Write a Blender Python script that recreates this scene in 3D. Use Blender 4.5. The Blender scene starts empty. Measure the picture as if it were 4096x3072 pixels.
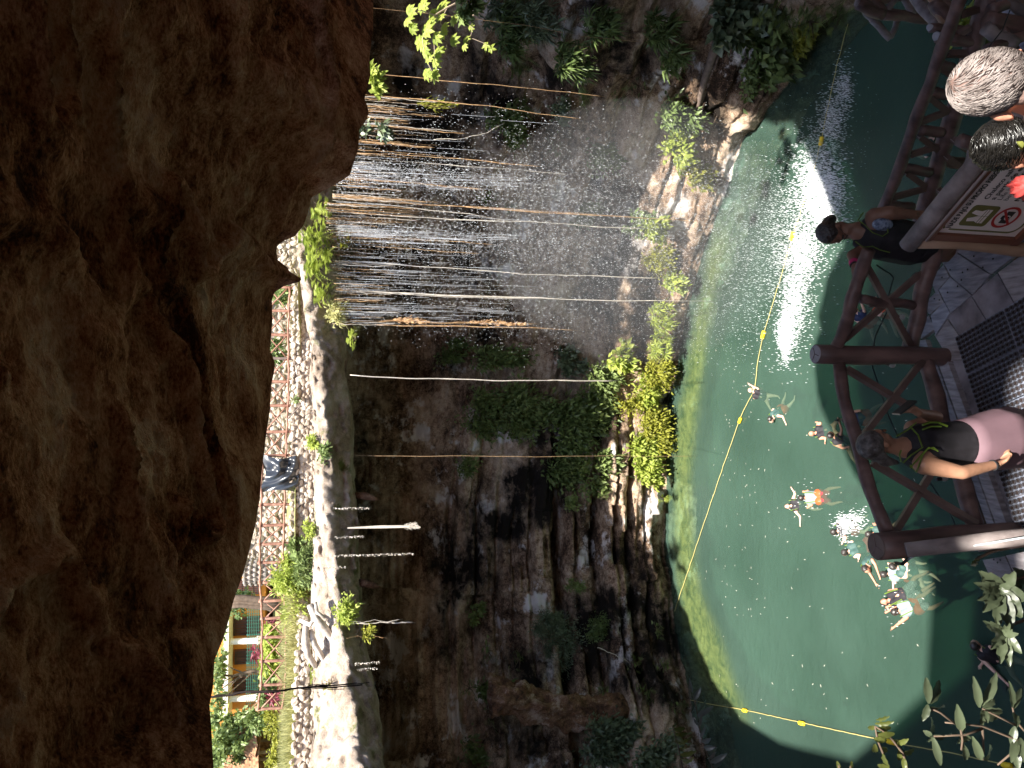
import bpy, bmesh, math, random
import numpy as np
from mathutils import Vector, Matrix
from mathutils.bvhtree import BVHTree
R = math.radians
random.seed(7); RNG = np.random.default_rng(11)
scene = bpy.context.scene
COL = scene.collection
# ---------------------------------------------------------------- camera (phone held sideways: world up is image left)
F_PX = 2840.0; PITCH = R(10.5); ROLL = R(0.8)
CF = Vector((0, math.cos(PITCH), -math.sin(PITCH)))
_U0 = Vector((0, math.sin(PITCH), math.cos(PITCH))); _R0 = Vector((1, 0, 0))
CR = _R0 * math.cos(ROLL) + _U0 * math.sin(ROLL)
CU = _U0 * math.cos(ROLL) - _R0 * math.sin(ROLL)
cam = bpy.data.cameras.new('camera'); camo = bpy.data.objects.new('camera', cam); COL.objects.link(camo)
camo.matrix_world = Matrix(((-CU.x, CR.x, -CF.x, 0), (-CU.y, CR.y, -CF.y, 0), (-CU.z, CR.z, -CF.z, 0), (0, 0, 0, 1)))
cam.sensor_width = 36; cam.lens = F_PX / 4096 * 36; cam.clip_end = 2000; cam.clip_start = 0.05
scene.camera = camo
# ---------------------------------------------------------------- light
SUN_EL = R(65); SUN_AZ_X = 0.0
w = bpy.data.worlds.new('World'); scene.world = w; w.use_nodes = True
nt = w.node_tree; bg = nt.nodes['Background']
sky = nt.nodes.new('ShaderNodeTexSky'); sky.sky_type = 'NISHITA'; sky.sun_disc = False
sky.sun_elevation = SUN_EL; sky.sun_rotation = R(180)
nt.links.new(sky.outputs[0], bg.inputs[0]); bg.inputs[1].default_value = 0.12
sun = bpy.data.lights.new('sun', 'SUN'); sun.energy = 5.0; sun.angle = R(1.0); sun.color = (1, .95, .86)
suno = bpy.data.objects.new('sun', sun); COL.objects.link(suno)
SUND = Vector((SUN_AZ_X, -math.cos(SUN_EL), math.sin(SUN_EL))).normalized()   # towards the sun
suno.rotation_euler = SUND.to_track_quat('Z', 'Y').to_euler(); suno.location = (0, -10, 30)
scene.view_settings.view_transform = 'Standard'; scene.view_settings.look = 'None'
scene.view_settings.exposure = 1.65; scene.view_settings.gamma = 1
scene.cycles.max_bounces = 8; scene.cycles.transparent_max_bounces = 16; scene.cycles.diffuse_bounces = 4
WATER = -15.0; DECK = -4.6
# ---------------------------------------------------------------- pixel -> world helpers (photo pixels 4096 x 3072)
def ray(x, y): return CF + CR * ((1536 - y) / F_PX) - CU * ((x - 2048) / F_PX)
def PY(x, y, Y): d = ray(x, y); return d * (Y / d.y)
def PZ(x, y, z): d = ray(x, y); return d * (z / d.z)
# ---------------------------------------------------------------- object helpers
def tag(o, label=None, cat=None, group=None, kind=None):
    if label: o['label'] = label
    if cat: o['category'] = cat
    if group: o['group'] = group
    if kind: o['kind'] = kind
    return o
def thing(name, label, cat, loc=(0, 0, 0), group=None):
    o = bpy.data.objects.new(name, None); o.empty_display_size = .1; COL.objects.link(o); o.location = loc
    return tag(o, label, cat, group)
def link(name, me, mat=None, parent=None, smooth=False):
    o = bpy.data.objects.new(name, me); COL.objects.link(o)
    if mat: me.materials.clear(); me.materials.append(mat)
    if smooth: me.shade_smooth()
    if parent:
        o.parent = parent; o.matrix_parent_inverse = Matrix.Translation(-Vector(parent.location))
    return o
def mesh(name, V, Fc, mat=None, parent=None, smooth=False):
    me = bpy.data.meshes.new(name); V = np.asarray(V, dtype=float)
    me.from_pydata(V.tolist(), [], [list(map(int, f)) for f in Fc]); me.update()
    return link(name, me, mat, parent, smooth)
class MB:
    """collects primitives into one mesh"""
    def __init__(s): s.V = []; s.F = []
    def add(s, V, F):
        n = len(s.V); s.V += [tuple(v) for v in V]; s.F += [[i + n for i in f] for f in F]; return s
    def box(s, c, size, rot=None):
        x, y, z = [k / 2 for k in size]; c = Vector(c)
        P = [Vector((a * x, b * y, d * z)) for a in (-1, 1) for b in (-1, 1) for d in (-1, 1)]
        if rot is not None: P = [rot @ p for p in P]
        return s.add([c + p for p in P], [(0, 1, 3, 2), (4, 6, 7, 5), (0, 4, 5, 1), (2, 3, 7, 6), (0, 2, 6, 4), (1, 5, 7, 3)])
    def beam(s, a, b, w, h, up=Vector((0, 0, 1))):
        a = Vector(a); b = Vector(b); d = (b - a).normalized(); r = d.cross(up)
        if r.length < 1e-4: r = Vector((1, 0, 0))
        r.normalize(); u = r.cross(d)
        P = [p + r * (i * w / 2) + u * (j * h / 2) for p in (a, b) for i, j in ((-1, -1), (1, -1), (1, 1), (-1, 1))]
        return s.add(P, [(0, 3, 2, 1), (4, 5, 6, 7), (0, 1, 5, 4), (1, 2, 6, 5), (2, 3, 7, 6), (3, 0, 4, 7)])
    def tube(s, pts, rad, n=8, cap=True, wob=0):
        pts = [Vector(p) for p in pts]; m = len(pts)
        if not hasattr(rad, '__len__'): rad = [rad] * m
        V = []; ref = None
        for i, p in enumerate(pts):
            d = (pts[min(i + 1, m - 1)] - pts[max(i - 1, 0)]).normalized()
            if ref is None: ref = Vector((0, 0, 1)) if abs(d.z) < .9 else Vector((1, 0, 0))
            r = d.cross(ref).normalized(); u = r.cross(d); ref = u if abs(d.dot(u)) < .5 else ref
            for k in range(n):
                a = 2 * math.pi * k / n; q = rad[i] * (1 + (random.uniform(-wob, wob) if wob else 0))
                V.append(p + r * (math.cos(a) * q) + u * (math.sin(a) * q))
        F = [(i * n + k, i * n + (k + 1) % n, (i + 1) * n + (k + 1) % n, (i + 1) * n + k) for i in range(m - 1) for k in range(n)]
        if cap: F += [tuple(range(n))[::-1], tuple((m - 1) * n + k for k in range(n))]
        return s.add(V, F)
    def log(s, a, b, r, n=12, seg=6, bend=.02, taper=1.0):
        a = Vector(a); b = Vector(b); L = (b - a).length; ph = random.uniform(0, 6)
        pts = []; rr = []
        for i in range(seg + 1):
            t = i / seg; o = Vector((math.sin(ph + t * 7) * bend, math.cos(ph * 2 + t * 6) * bend, math.sin(ph * 3 + t * 5) * bend)) * min(L, 1) * math.sin(math.pi * t)
            pts.append(a.lerp(b, t) + o); rr.append(r * (1 + (taper - 1) * t) * (1 + random.uniform(-.05, .05)))
        return s.tube(pts, rr, n)
    def ell(s, c, r, rot=None, nu=12, nv=8):
        if not hasattr(r, '__len__'): r = (r, r, r)
        c = Vector(c); V = [Vector((0, 0, r[2]))]
        for j in range(1, nv):
            for i in range(nu):
                a = math.pi * j / nv; b = 2 * math.pi * i / nu
                V.append(Vector((r[0] * math.sin(a) * math.cos(b), r[1] * math.sin(a) * math.sin(b), r[2] * math.cos(a))))
        V.append(Vector((0, 0, -r[2])))
        if rot is not None: V = [rot @ v for v in V]
        F = [(0, 1 + i, 1 + (i + 1) % nu) for i in range(nu)]
        for j in range(nv - 2):
            F += [(1 + j * nu + i, 1 + (j + 1) * nu + i, 1 + (j + 1) * nu + (i + 1) % nu, 1 + j * nu + (i + 1) % nu) for i in range(nu)]
        l = len(V) - 1; F += [(l, 1 + (nv - 2) * nu + (i + 1) % nu, 1 + (nv - 2) * nu + i) for i in range(nu)]
        return s.add([c + v for v in V], F)
    def cap(s, a, ra, b, rb, n=10):
        a = Vector(a); b = Vector(b); s.tube([a, b], [ra, rb], n); s.ell(a, ra, None, n, 6); s.ell(b, rb, None, n, 6); return s
    def leaf(s, p, d, nrm, L, W, fold=.25, droop=.15):
        """pointed leaf folded along its midrib"""
        p = Vector(p); d = Vector(d).normalized(); sd = d.cross(nrm)
        if sd.length < 1e-3: sd = d.cross(Vector((.3, .5, .8)))
        sd.normalize(); n = sd.cross(d)
        q = lambda t, k, z: p + d * (t * L) + sd * (k * W / 2) + n * (z * W - droop * L * t * t)
        V = [q(0, 0, 0), q(.3, -.85, fold), q(.3, 0, 0), q(.3, .85, fold), q(.65, -.8, fold), q(.65, 0, 0), q(.65, .8, fold), q(1, 0, 0)]
        return s.add(V, [(0, 1, 2), (0, 2, 3), (1, 4, 5, 2), (2, 5, 6, 3), (4, 7, 5), (5, 7, 6)])
    def build(s, name, mat=None, parent=None, smooth=False): return mesh(name, s.V, s.F, mat, parent, smooth)
def baked(o, *mods):
    """apply modifiers into the mesh"""
    for t, kw in mods:
        m = o.modifiers.new(t, t)
        for k, v in kw.items(): setattr(m, k, v)
    dg = bpy.context.evaluated_depsgraph_get(); me = bpy.data.meshes.new_from_object(o.evaluated_get(dg))
    o.modifiers.clear(); old = o.data; o.data = me; bpy.data.meshes.remove(old); return o
# ---------------------------------------------------------------- numpy noise
def _h(ix, iy, iz, s):
    n = (ix.astype(np.int64) * 374761393 + iy.astype(np.int64) * 668265263 + iz.astype(np.int64) * 2147483647 + s * 1274126177) & 0x7fffffff
    n = ((n ^ (n >> 13)) * 1274126177) & 0x7fffffff
    return ((n ^ (n >> 16)) & 0xffff) / 65535.0
def vnoise(P, sc, seed=0):
    P = np.asarray(P) * np.asarray(sc); i = np.floor(P); f = P - i; f = f * f * (3 - 2 * f); i = i.astype(np.int64)
    r = 0
    for a in (0, 1):
        for b in (0, 1):
            for c in (0, 1):
                wt = (f[..., 0] if a else 1 - f[..., 0]) * (f[..., 1] if b else 1 - f[..., 1]) * (f[..., 2] if c else 1 - f[..., 2])
                r = r + wt * _h(i[..., 0] + a, i[..., 1] + b, i[..., 2] + c, seed)
    return r * 2 - 1
def fbm(P, sc, oct=4, seed=0):
    sc = np.asarray(sc, dtype=float) * np.ones(3); r = 0; a = 1; t = 0
    for o in range(oct): r = r + a * vnoise(P, sc * 2 ** o, seed + o); t += a; a *= .5
    return r / t
def sstep(a, b, x): t = np.clip((x - a) / (b - a), 0, 1); return t * t * (3 - 2 * t)
def resample(P, n, smooth=True):
    P = np.asarray(P, dtype=float); d = np.r_[0, np.cumsum(np.linalg.norm(np.diff(P, axis=0), axis=1))]
    t = np.linspace(0, d[-1], n)
    Q = np.stack([np.interp(t, d, P[:, k]) for k in range(P.shape[1])], 1)
    return Q
def gridfaces(nu, nv, flip=False):
    i, j = np.meshgrid(np.arange(nu - 1), np.arange(nv - 1), indexing='ij'); a = (i * nv + j).ravel()
    F = np.stack([a, a + nv, a + nv + 1, a + 1], 1)
    return F[:, ::-1] if flip else F
def gmesh(name, G, mat, parent=None, flip=False, smooth=True):
    nu, nv = G.shape[:2]; V = G.reshape(-1, 3); F = gridfaces(nu, nv, flip)
    me = bpy.data.meshes.new(name); me.vertices.add(len(V)); me.vertices.foreach_set('co', V.ravel().astype(np.float32))
    me.loops.add(F.size); me.loops.foreach_set('vertex_index', F.ravel().astype(np.int32))
    me.polygons.add(len(F)); me.polygons.foreach_set('loop_start', np.arange(0, F.size, 4, dtype=np.int32))
    me.update(calc_edges=True); return link(name, me, mat, parent, smooth)
def bulk(name, V, F, mat, parent=None, smooth=False):
    """many faces of one size, numpy arrays"""
    k = F.shape[1]; me = bpy.data.meshes.new(name); me.vertices.add(len(V)); me.vertices.foreach_set('co', np.asarray(V, dtype=np.float32).ravel())
    me.loops.add(F.size); me.loops.foreach_set('vertex_index', F.ravel().astype(np.int32))
    me.polygons.add(len(F)); me.polygons.foreach_set('loop_start', np.arange(0, F.size, k, dtype=np.int32))
    me.update(calc_edges=True); return link(name, me, mat, parent, smooth)
# ---------------------------------------------------------------- materials
def newmat(name):
    m = bpy.data.materials.new(name); m.use_nodes = True; n = m.node_tree.nodes; return m, n, m.node_tree.links, n['Principled BSDF']
def ramp(n, stops):
    r = n.new('ShaderNodeValToRGB'); e = r.color_ramp.elements
    while len(e) < len(stops): e.new(.5)
    for k, (p, c) in enumerate(stops): e[k].position = p; e[k].color = (*c, 1)
    return r
def simple(name, c, rough=.6, var=.25, sc=8, bump=0, spec=.3, stretch=None, c2=None, metal=0, coord='Object'):
    m, n, l, b = newmat(name); tc = n.new('ShaderNodeTexCoord'); src = tc.outputs[coord]
    if stretch:
        mp = n.new('ShaderNodeMapping'); mp.inputs['Scale'].default_value = stretch; l.new(src, mp.inputs[0]); src = mp.outputs[0]
    t = n.new('ShaderNodeTexNoise'); t.inputs['Scale'].default_value = sc; t.inputs['Detail'].default_value = 5; l.new(src, t.inputs[0])
    lo = tuple(k * (1 - var) for k in c); hi = c2 or tuple(min(1, k * (1 + var)) for k in c)
    r = ramp(n, [(.3, lo), (.7, hi)]); l.new(t.outputs[0], r.inputs[0]); l.new(r.outputs[0], b.inputs['Base Color'])
    b.inputs['Roughness'].default_value = rough; b.inputs['Specular IOR Level'].default_value = spec; b.inputs['Metallic'].default_value = metal
    if bump:
        bp = n.new('ShaderNodeBump'); bp.inputs['Strength'].default_value = bump; bp.inputs['Distance'].default_value = .02
        l.new(t.outputs[0], bp.inputs['Height']); l.new(bp.outputs[0], b.inputs['Normal'])
    return m
def rockmat(name, stops, sc=(1, 1, 1), big=.35, fine=3.0, bump=.6, white=None, moss=None, rough=.9):
    """stained limestone: broad stains broken by fine pitting, optional lichen-white and mossy or black patches"""
    m, n, l, b = newmat(name); tc = n.new('ShaderNodeTexCoord'); mp = n.new('ShaderNodeMapping'); mp.inputs['Scale'].default_value = sc
    l.new(tc.outputs['Object'], mp.inputs[0]); src = mp.outputs[0]
    def noise(s, d=6, ro=.6, dist=0):
        t = n.new('ShaderNodeTexNoise'); t.inputs['Scale'].default_value = s; t.inputs['Detail'].default_value = d
        t.inputs['Roughness'].default_value = ro; t.inputs['Distortion'].default_value = dist; l.new(src, t.inputs[0]); return t.outputs[0]
    A = noise(big, 8, .65, .25); B = noise(fine, 8, .7)
    mx = n.new('ShaderNodeMath'); mx.operation = 'MULTIPLY_ADD'; mx.inputs[1].default_value = .55
    Bf = noise(fine * 5, 4, .7); mf = n.new('ShaderNodeMath'); mf.operation = 'MULTIPLY_ADD'; mf.inputs[1].default_value = .5; mf.inputs[2].default_value = -.05; l.new(Bf, mf.inputs[0]); mb_ = n.new('ShaderNodeMath'); mb_.operation = 'MULTIPLY_ADD'; mb_.inputs[1].default_value = .6; l.new(B, mb_.inputs[0]); l.new(mf.outputs[0], mb_.inputs[2]); B = mb_.outputs[0]; l.new(B, mx.inputs[0])
    m2 = n.new('ShaderNodeMath'); m2.operation = 'MULTIPLY'; m2.inputs[1].default_value = .62; l.new(A, m2.inputs[0]); l.new(m2.outputs[0], mx.inputs[2])
    r = ramp(n, stops); l.new(mx.outputs[0], r.inputs[0]); col = r.outputs[0]
    for spec, off in ((white, 1.7), (moss, 2.9)):
        if not spec: continue
        c, lo, hi, s2 = spec
        t = n.new('ShaderNodeTexNoise'); t.inputs['Scale'].default_value = s2; t.inputs['Detail'].default_value = 9; t.inputs['Roughness'].default_value = .7
        mp2 = n.new('ShaderNodeMapping'); mp2.inputs['Location'].default_value = (off, off * 2, off * 3); l.new(src, mp2.inputs[0]); l.new(mp2.outputs[0], t.inputs[0])
        rr = ramp(n, [(lo, (0, 0, 0)), (hi, (1, 1, 1))]); l.new(t.outputs[0], rr.inputs[0])
        mm = n.new('ShaderNodeMix'); mm.data_type = 'RGBA'; l.new(rr.outputs[0], mm.inputs['Factor']); l.new(col, mm.inputs['A']); mm.inputs['B'].default_value = (*c, 1); col = mm.outputs['Result']
    l.new(col, b.inputs['Base Color']); b.inputs['Roughness'].default_value = rough; b.inputs['Specular IOR Level'].default_value = .2
    bp = n.new('ShaderNodeBump'); bp.inputs['Strength'].default_value = bump; bp.inputs['Distance'].default_value = .25; l.new(mx.outputs[0], bp.inputs['Height']); l.new(bp.outputs[0], b.inputs['Normal'])
    return m
def leafmat(name, c, c2, tr=.35, rough=.45, sc=3.0, spec=.35):
    m, n, l, b = newmat(name); tc = n.new('ShaderNodeTexCoord'); t = n.new('ShaderNodeTexNoise'); t.inputs['Scale'].default_value = sc; t.inputs['Detail'].default_value = 6
    l.new(tc.outputs['Object'], t.inputs[0]); r = ramp(n, [(.35, c), (.65, c2)]); l.new(t.outputs[0], r.inputs[0]); l.new(r.outputs[0], b.inputs['Base Color'])
    b.inputs['Roughness'].default_value = rough; b.inputs['Specular IOR Level'].default_value = spec
    tl = n.new('ShaderNodeBsdfTranslucent'); l.new(r.outputs[0], tl.inputs[0]); mx = n.new('ShaderNodeMixShader'); mx.inputs[0].default_value = tr
    l.new(b.outputs[0], mx.inputs[1]); l.new(tl.outputs[0], mx.inputs[2]); l.new(mx.outputs[0], n['Material Output'].inputs[0]); return m
M = {}
M['wall'] = rockmat('stained_limestone', [(.44, (.012, .008, .005)), (.51, (.065, .038, .024)), (.57, (.25, .165, .11)), (.64, (.48, .36, .26)), (.76, (.66, .56, .46))],
                    sc=(1, 1, 1.2), big=.28, fine=3.4, bump=.9, white=((.66, .62, .60), .56, .62, .45), moss=((.012, .009, .007), .50, .60, .16))  # random black stain patches, also standing in for shade on the wall
M['ceil'] = rockmat('cave_ceiling_rock', [(.49, (.07, .02, .008)), (.545, (.30, .10, .04)), (.59, (.54, .23, .11)), (.64, (.72, .38, .22)), (.70, (.84, .55, .38))], sc=(.5, 1, 1), big=.7, fine=5.0, bump=1.0)
M['rim'] = rockmat('sunlit_rim_rock', [(.40, (.07, .05, .035)), (.48, (.20, .15, .11)), (.60, (.36, .29, .23)), (.75, (.52, .46, .40))], big=.6, fine=4, bump=.8, moss=((.12, .13, .04), .56, .66, .9))
M['stone'] = rockmat('rubble_stone', [(.38, (.18, .13, .09)), (.52, (.36, .29, .22)), (.70, (.50, .44, .37))], big=1.6, fine=7, bump=.4)
M['mortar'] = simple('dark_mortar', (.27, .215, .17), .95, .4, 5, bump=.3)
# ================================================================ TERRAIN
# ---- cenote wall, swept along the waterline of the pool
WL = [(3441, 60), (3393, 115), (3290, 150), (3248, 199), (3200, 271), (3192, 301), (3144, 386), (3096, 458), (3060, 518), (2993, 590), (2951, 711), (2903, 856), (2867, 960),
      (2812, 1099), (2758, 1262), (2728, 1400), (2710, 1503), (2686, 1593), (2677, 1895), (2678, 2006), (2678, 2175), (2703, 2338), (2710, 2500), (2731, 2641), (2780, 2769), (2823, 2924), (2851, 3072)]
wl = [PZ(x, y, WATER) for x, y in WL]; wl = [(p.x, p.y) for p in wl]
wl = [(13, 4), (14, 9), (13.5, 14), (12.4, 18)] + wl + [(-20.5, 28), (-23, 24), (-24, 17), (-22, 9)]
NU, NV = 900, 320
C = resample(wl, NU); s_arc = np.linspace(0, 1, NU)
k = np.exp(-np.linspace(-2, 2, 13) ** 2); k /= k.sum()
Cs = np.stack([np.convolve(np.pad(C[:, i], 6, mode='edge'), k, 'valid') for i in (0, 1)], 1)
T = np.gradient(Cs, axis=0); T /= np.linalg.norm(T, axis=1)[:, None]
NO = np.stack([T[:, 1], -T[:, 0]], 1)            # outward, away from the pool
mid = np.array([0, 20.]); NO = NO * np.sign(((Cs - mid) * NO).sum(1))[:, None]
zz = np.linspace(-16.6, 4.5, NV)
Z, _ = np.meshgrid(zz, C[:, 0]);
X0 = C[:, 0][:, None] + 0 * Z; Y0 = C[:, 1][:, None] + 0 * Z
leftness = sstep(-1, -8, X0); rightness = sstep(8, 10.5, X0)
P0 = np.stack([X0, Y0, Z], -1)
foot = -12.0 + .5 * fbm(P0, .35, 3, 5) + rightness * 5.5
off = sstep(0, 1, (Z - foot) / .9) * (1.15 + rightness * .3) + np.clip((Z + 11) / 11, 0, 1.2) * (1.5 - 1.0 * rightness)
off += np.clip(Z + 14.8, 0, 3.2) * .62 * sstep(-4, 0, X0)
off += -.15 + .5 * sstep(-14.2, -15.0, Z)                                # undercut at the water
off = off + .9 * fbm(P0, (.16, .16, .22), 4, 3) + .30 * fbm(P0, (.7, .7, .9), 4, 9)
# horizontal beds with shadowed crevices between, strongest on the left half
zb = Z + .35 * fbm(P0, (.12, .12, .1), 3, 21) + .02 * X0
for zc, d, wd in ((-9.7, 2.2, .30), (-11.6, 1.4, .20), (-6.6, .7, .16), (-13.1, .9, .16), (-4.2, .7, .2), (-12.4, .6, .10), (-13.9, .5, .10), (-8.2, .5, .12), (-10.6, .6, .10), (-7.4, .4, .09), (-5.5, .5, .1)):
    brk = sstep(-.45, .15, fbm(P0 + zc, (.13, .13, .02), 3, 31)); off = off + d * np.exp(-((zb - zc) / wd) ** 2) * brk * (.35 + .65 * leftness)
off = off + (.09 * vnoise(P0, (.3, .3, 3.2), 41) + .10 * vnoise(P0, (.4, .4, 7), 42)) * (.3 + .7 * leftness)
# broken blocks in each bed, with shifted joints
li = np.floor(zb / .55 + .5 * vnoise(P0, (.25, .25, .0), 12)); sa = np.linspace(0, 92, NU)[:, None] + 0 * Z
bi = np.floor(sa / (1.1 + 1.6 * _h(li.astype(np.int64), li.astype(np.int64) * 3, li.astype(np.int64) * 7, 4)) + 9 * _h(li.astype(np.int64), li.astype(np.int64), li.astype(np.int64), 8)).astype(np.int64)
off = off + .62 * (_h(bi, li.astype(np.int64), bi * 0, 17) - .5) * (.30 + .70 * leftness) * sstep(-1.5, -5, Z)
off = off + .34 * np.abs(fbm(P0 + .3 * vnoise(P0, 1.5, 6)[..., None], (1.1, 1.1, 1.5), 4, 91)) + .10 * fbm(P0, (3, 3, 3.5), 2, 95)
# vertical flutes and hollows
off = off + .35 * fbm(P0, (.55, .55, .07), 3, 61) * sstep(-12, -8, Z)
off = off + 3.2 * sstep(-6.5, -1.0, Z + 1.2 * fbm(P0, (.15, .15, .1), 3, 55)) * (.45 + .55 * leftness)
off = off + 2.0 * sstep(.15, .5, fbm(P0, (.12, .12, .16), 2, 77)) * sstep(-8.5, -4, Z)
off = np.maximum(off, -.8)
G = np.stack([X0 + NO[:, 0][:, None] * off, Y0 + NO[:, 1][:, None] * off, Z], -1)
wall = gmesh('cliff_wall', G, M['wall']); tag(wall, kind='structure')
wall_bvh = BVHTree.FromPolygons([tuple(v) for v in G.reshape(-1, 3)], gridfaces(NU, NV).tolist())
def PW(x, y, lift=.1):
    """the point of the cliff seen at a photo pixel"""
    d = ray(x, y).normalized(); h = wall_bvh.ray_cast(Vector((0, 0, 0)), d)
    if h[0] is None: p = PY(x, y, 34); return p, Vector((0, -1, 0))
    n = h[1];  n = -n if n.dot(d) > 0 else n
    return h[0] - d * lift, n
# ---- far rim: overhanging lip, rock face, slope up to the retaining wall
LIP = [(14.5, 17.5, 1.8), (11.6, 20.2, 1.75), (10.2, 22.6, 1.8), (8.7, 24.8, 1.85), (6.7, 26.5, 1.9), (4.8, 27.5, 1.9), (3.1, 28.2, 1.8), (1.2, 28.8, 1.55), (-1, 29.0, 1.25), (-3, 28.9, 1.1), (-6, 28.5, .85), (-8, 27.8, .6),
       (-9.8, 26.8, .3), (-11.5, 25.2, -.2), (-12.9, 23.3, -.5), (-13.6, 21, -.5), (-14.2, 17, 0), (-14.6, 13, .5), (-14.5, 9, 1)]
NU2, NV2 = 620, 160
L = resample(LIP, NU2); Lz = L[:, 2]; T = np.gradient(L[:, :2], axis=0); T /= np.linalg.norm(T, axis=1)[:, None]
NO2 = np.stack([T[:, 1], -T[:, 0]], 1); NO2 *= np.sign(((L[:, :2] - mid) * NO2).sum(1))[:, None]
prof = np.array([(13, .9), (8, .5), (4, .25), (2.4, .0), (1.3, .0), (.85, .2), (.35, .55), (-.05, .85), (.05, 1.1), (.6, 1.35), (1.4, 1.75), (2.0, 2.15), (2.6, 2.35), (3.4, 2.42), (7.5, 2.46)])
pr = resample(prof, NV2)
dz = (.0 * L[:, 0])
Gx = L[:, 0][:, None] + NO2[:, 0][:, None] * pr[:, 0][None]; Gy = L[:, 1][:, None] + NO2[:, 1][:, None] * pr[:, 0][None]; Gz = Lz[:, None] + pr[:, 1][None]
Gz = Gz + (2.95 - 2.0 + 0 * L[:, 0] - (Lz - .3) * .0)[:, None] * 0
# blend the top to a common level
topz = 2.65 - .4 * sstep(-7, -12, L[:, 0]); tw = sstep(1.0, 2.4, pr[:, 1])[None]  * (np.arange(NV2) > NV2 * .45)[None]
Gz = Gz * (1 - tw) + (topz[:, None] + (pr[:, 1] - 2.3)[None] * .3) * tw
G2 = np.stack([Gx, Gy, Gz], -1)
dsp = .65 * fbm(G2, (.45, .45, .6), 4, 101) + .6 * np.abs(fbm(G2, 1.5, 4, 111)) + .16 * fbm(G2, 5, 2, 112)
face = (np.exp(-((np.arange(NV2) / NV2 - .52) / .30) ** 2))[None]
G2[..., 0] += NO2[:, 0][:, None] * dsp * face * 1.2; G2[..., 1] += NO2[:, 1][:, None] * dsp * face * 1.2; G2[..., 2] += .28 * fbm(G2, (.5, .5, .5), 4, 131) * face + .05 * fbm(G2, 2.5, 2, 5)
rim = gmesh('rim_rock', G2, M['rim'], flip=True); tag(rim, kind='structure')
# ---- plateau beyond the retaining wall, rising to the gardens and the building
gx = np.linspace(-60, 60, 181); gy = np.linspace(0, 1, 121)
GX, GT = np.meshgrid(gx, gy, indexing='ij')
y0 = np.interp(GX, np.sort(L[:, 0]), (L[:, 1] + 2.6)[np.argsort(L[:, 0])]); y0 = np.where(GX < -7.5, np.maximum(y0 * sstep(-9.5, -7.5, GX) + (1 - sstep(-9.5, -7.5, GX)) * (30.75 + (GX + 8.6) * .346), 20), y0); GY = y0 + GT ** 1.3 * (110 - y0)
GZ = 3.35 - .75 * sstep(-6, -11, GX) + .235 * np.clip(GY - 30.5, 0, 17) * sstep(0, -8, GX) + .06 * np.clip(GY - 30, 0, 15) * (1 - sstep(0, -8, GX))
PP = np.stack([GX, GY, GZ], -1); PP[..., 2] += .12 * fbm(PP, .6, 3, 8)
M['ground'] = simple('dry_grass_and_soil', (.20, .17, .08), .95, .45, 1.2, bump=.4, c2=(.34, .36, .12))
pl = gmesh('ground', PP, M['ground']); tag(pl, kind='structure')
# ---- the overhang above the camera
NEAR = [(14.5, 21.0, 2.4), (11.3, 19.7, 1.2), (10.3, 18.2, .6)]
SIL = [(1500, -160, 17.0), (1493, 0, 16.0), (1492, 120, 15.4), (1478, 230, 14.9), (1482, 300, 14.7), (1458, 395, 14.3), (1470, 425, 14.2), (1475, 455, 14.1), (1462, 485, 14.0), (1437, 520, 13.8), (1432, 600, 13.8), (1412, 660, 14.1), (1400, 700, 14.2), (1340, 740, 14.3),
       (1290, 765, 14.4), (1245, 790, 14.4), (1232, 850, 14.4), (1215, 900, 14.45), (1180, 945, 14.5), (1130, 965, 14.5), (1108, 985, 14.5), (1106, 1010, 14.5), (1112, 1040, 14.5), (1150, 1070, 14.5), (1158, 1085, 14.5), (1208, 1116, 14.5), (1196, 1128, 14.5), (1135, 1145, 14.55),
       (1098, 1170, 14.6), (1088, 1200, 14.6), (1090, 1280, 14.6), (1080, 1400, 14.6), (1100, 1450, 14.6), (1098, 1480, 14.55), (1085, 1540, 14.5), (1080, 1640, 14.3), (1062, 1760, 13.9), (1046, 1900, 13.3), (1040, 1990, 13.0), (1022, 2100, 12.7), (1000, 2190, 12.4),
       (975, 2290, 12.0), (935, 2400, 11.6), (915, 2480, 11.2), (895, 2550, 11.0), (858, 2640, 10.7), (852, 2750, 10.5), (838, 2820, 10.2), (845, 2900, 9.9), (850, 3000, 9.6), (858, 3120, 9.2), (870, 3300, 8.9)]
nl = NEAR + [tuple(PY(*q)) for q in SIL] + [(-8.4, 8.7, 2.2), (-11.8, 11.8, 2), (-13.4, 17, 1.2), (-13.9, 20.5, .2), (-15, 23, -.2)]
NU3, NV3 = 1100, 300
N = resample(nl, NU3); N[:, :2] += 0
rear = resample([(16, 12, 7.5), (13, 5, 7.5), (7, .8, 6.2), (3.4, -1.3, 5.6), (1.6, -.95, 5.3), (.6, -.7, 5.0), (.15, -.04, 5.0), (-.9, -.06, 5.0), (-2.5, -.6, 5.2), (-6, .5, 5.6), (-11, 4, 6), (-16, 10, 6), (-19, 16, 5)], NU3)  # unseen rear edge, shaped to place the sun patch on deck and heads
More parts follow.
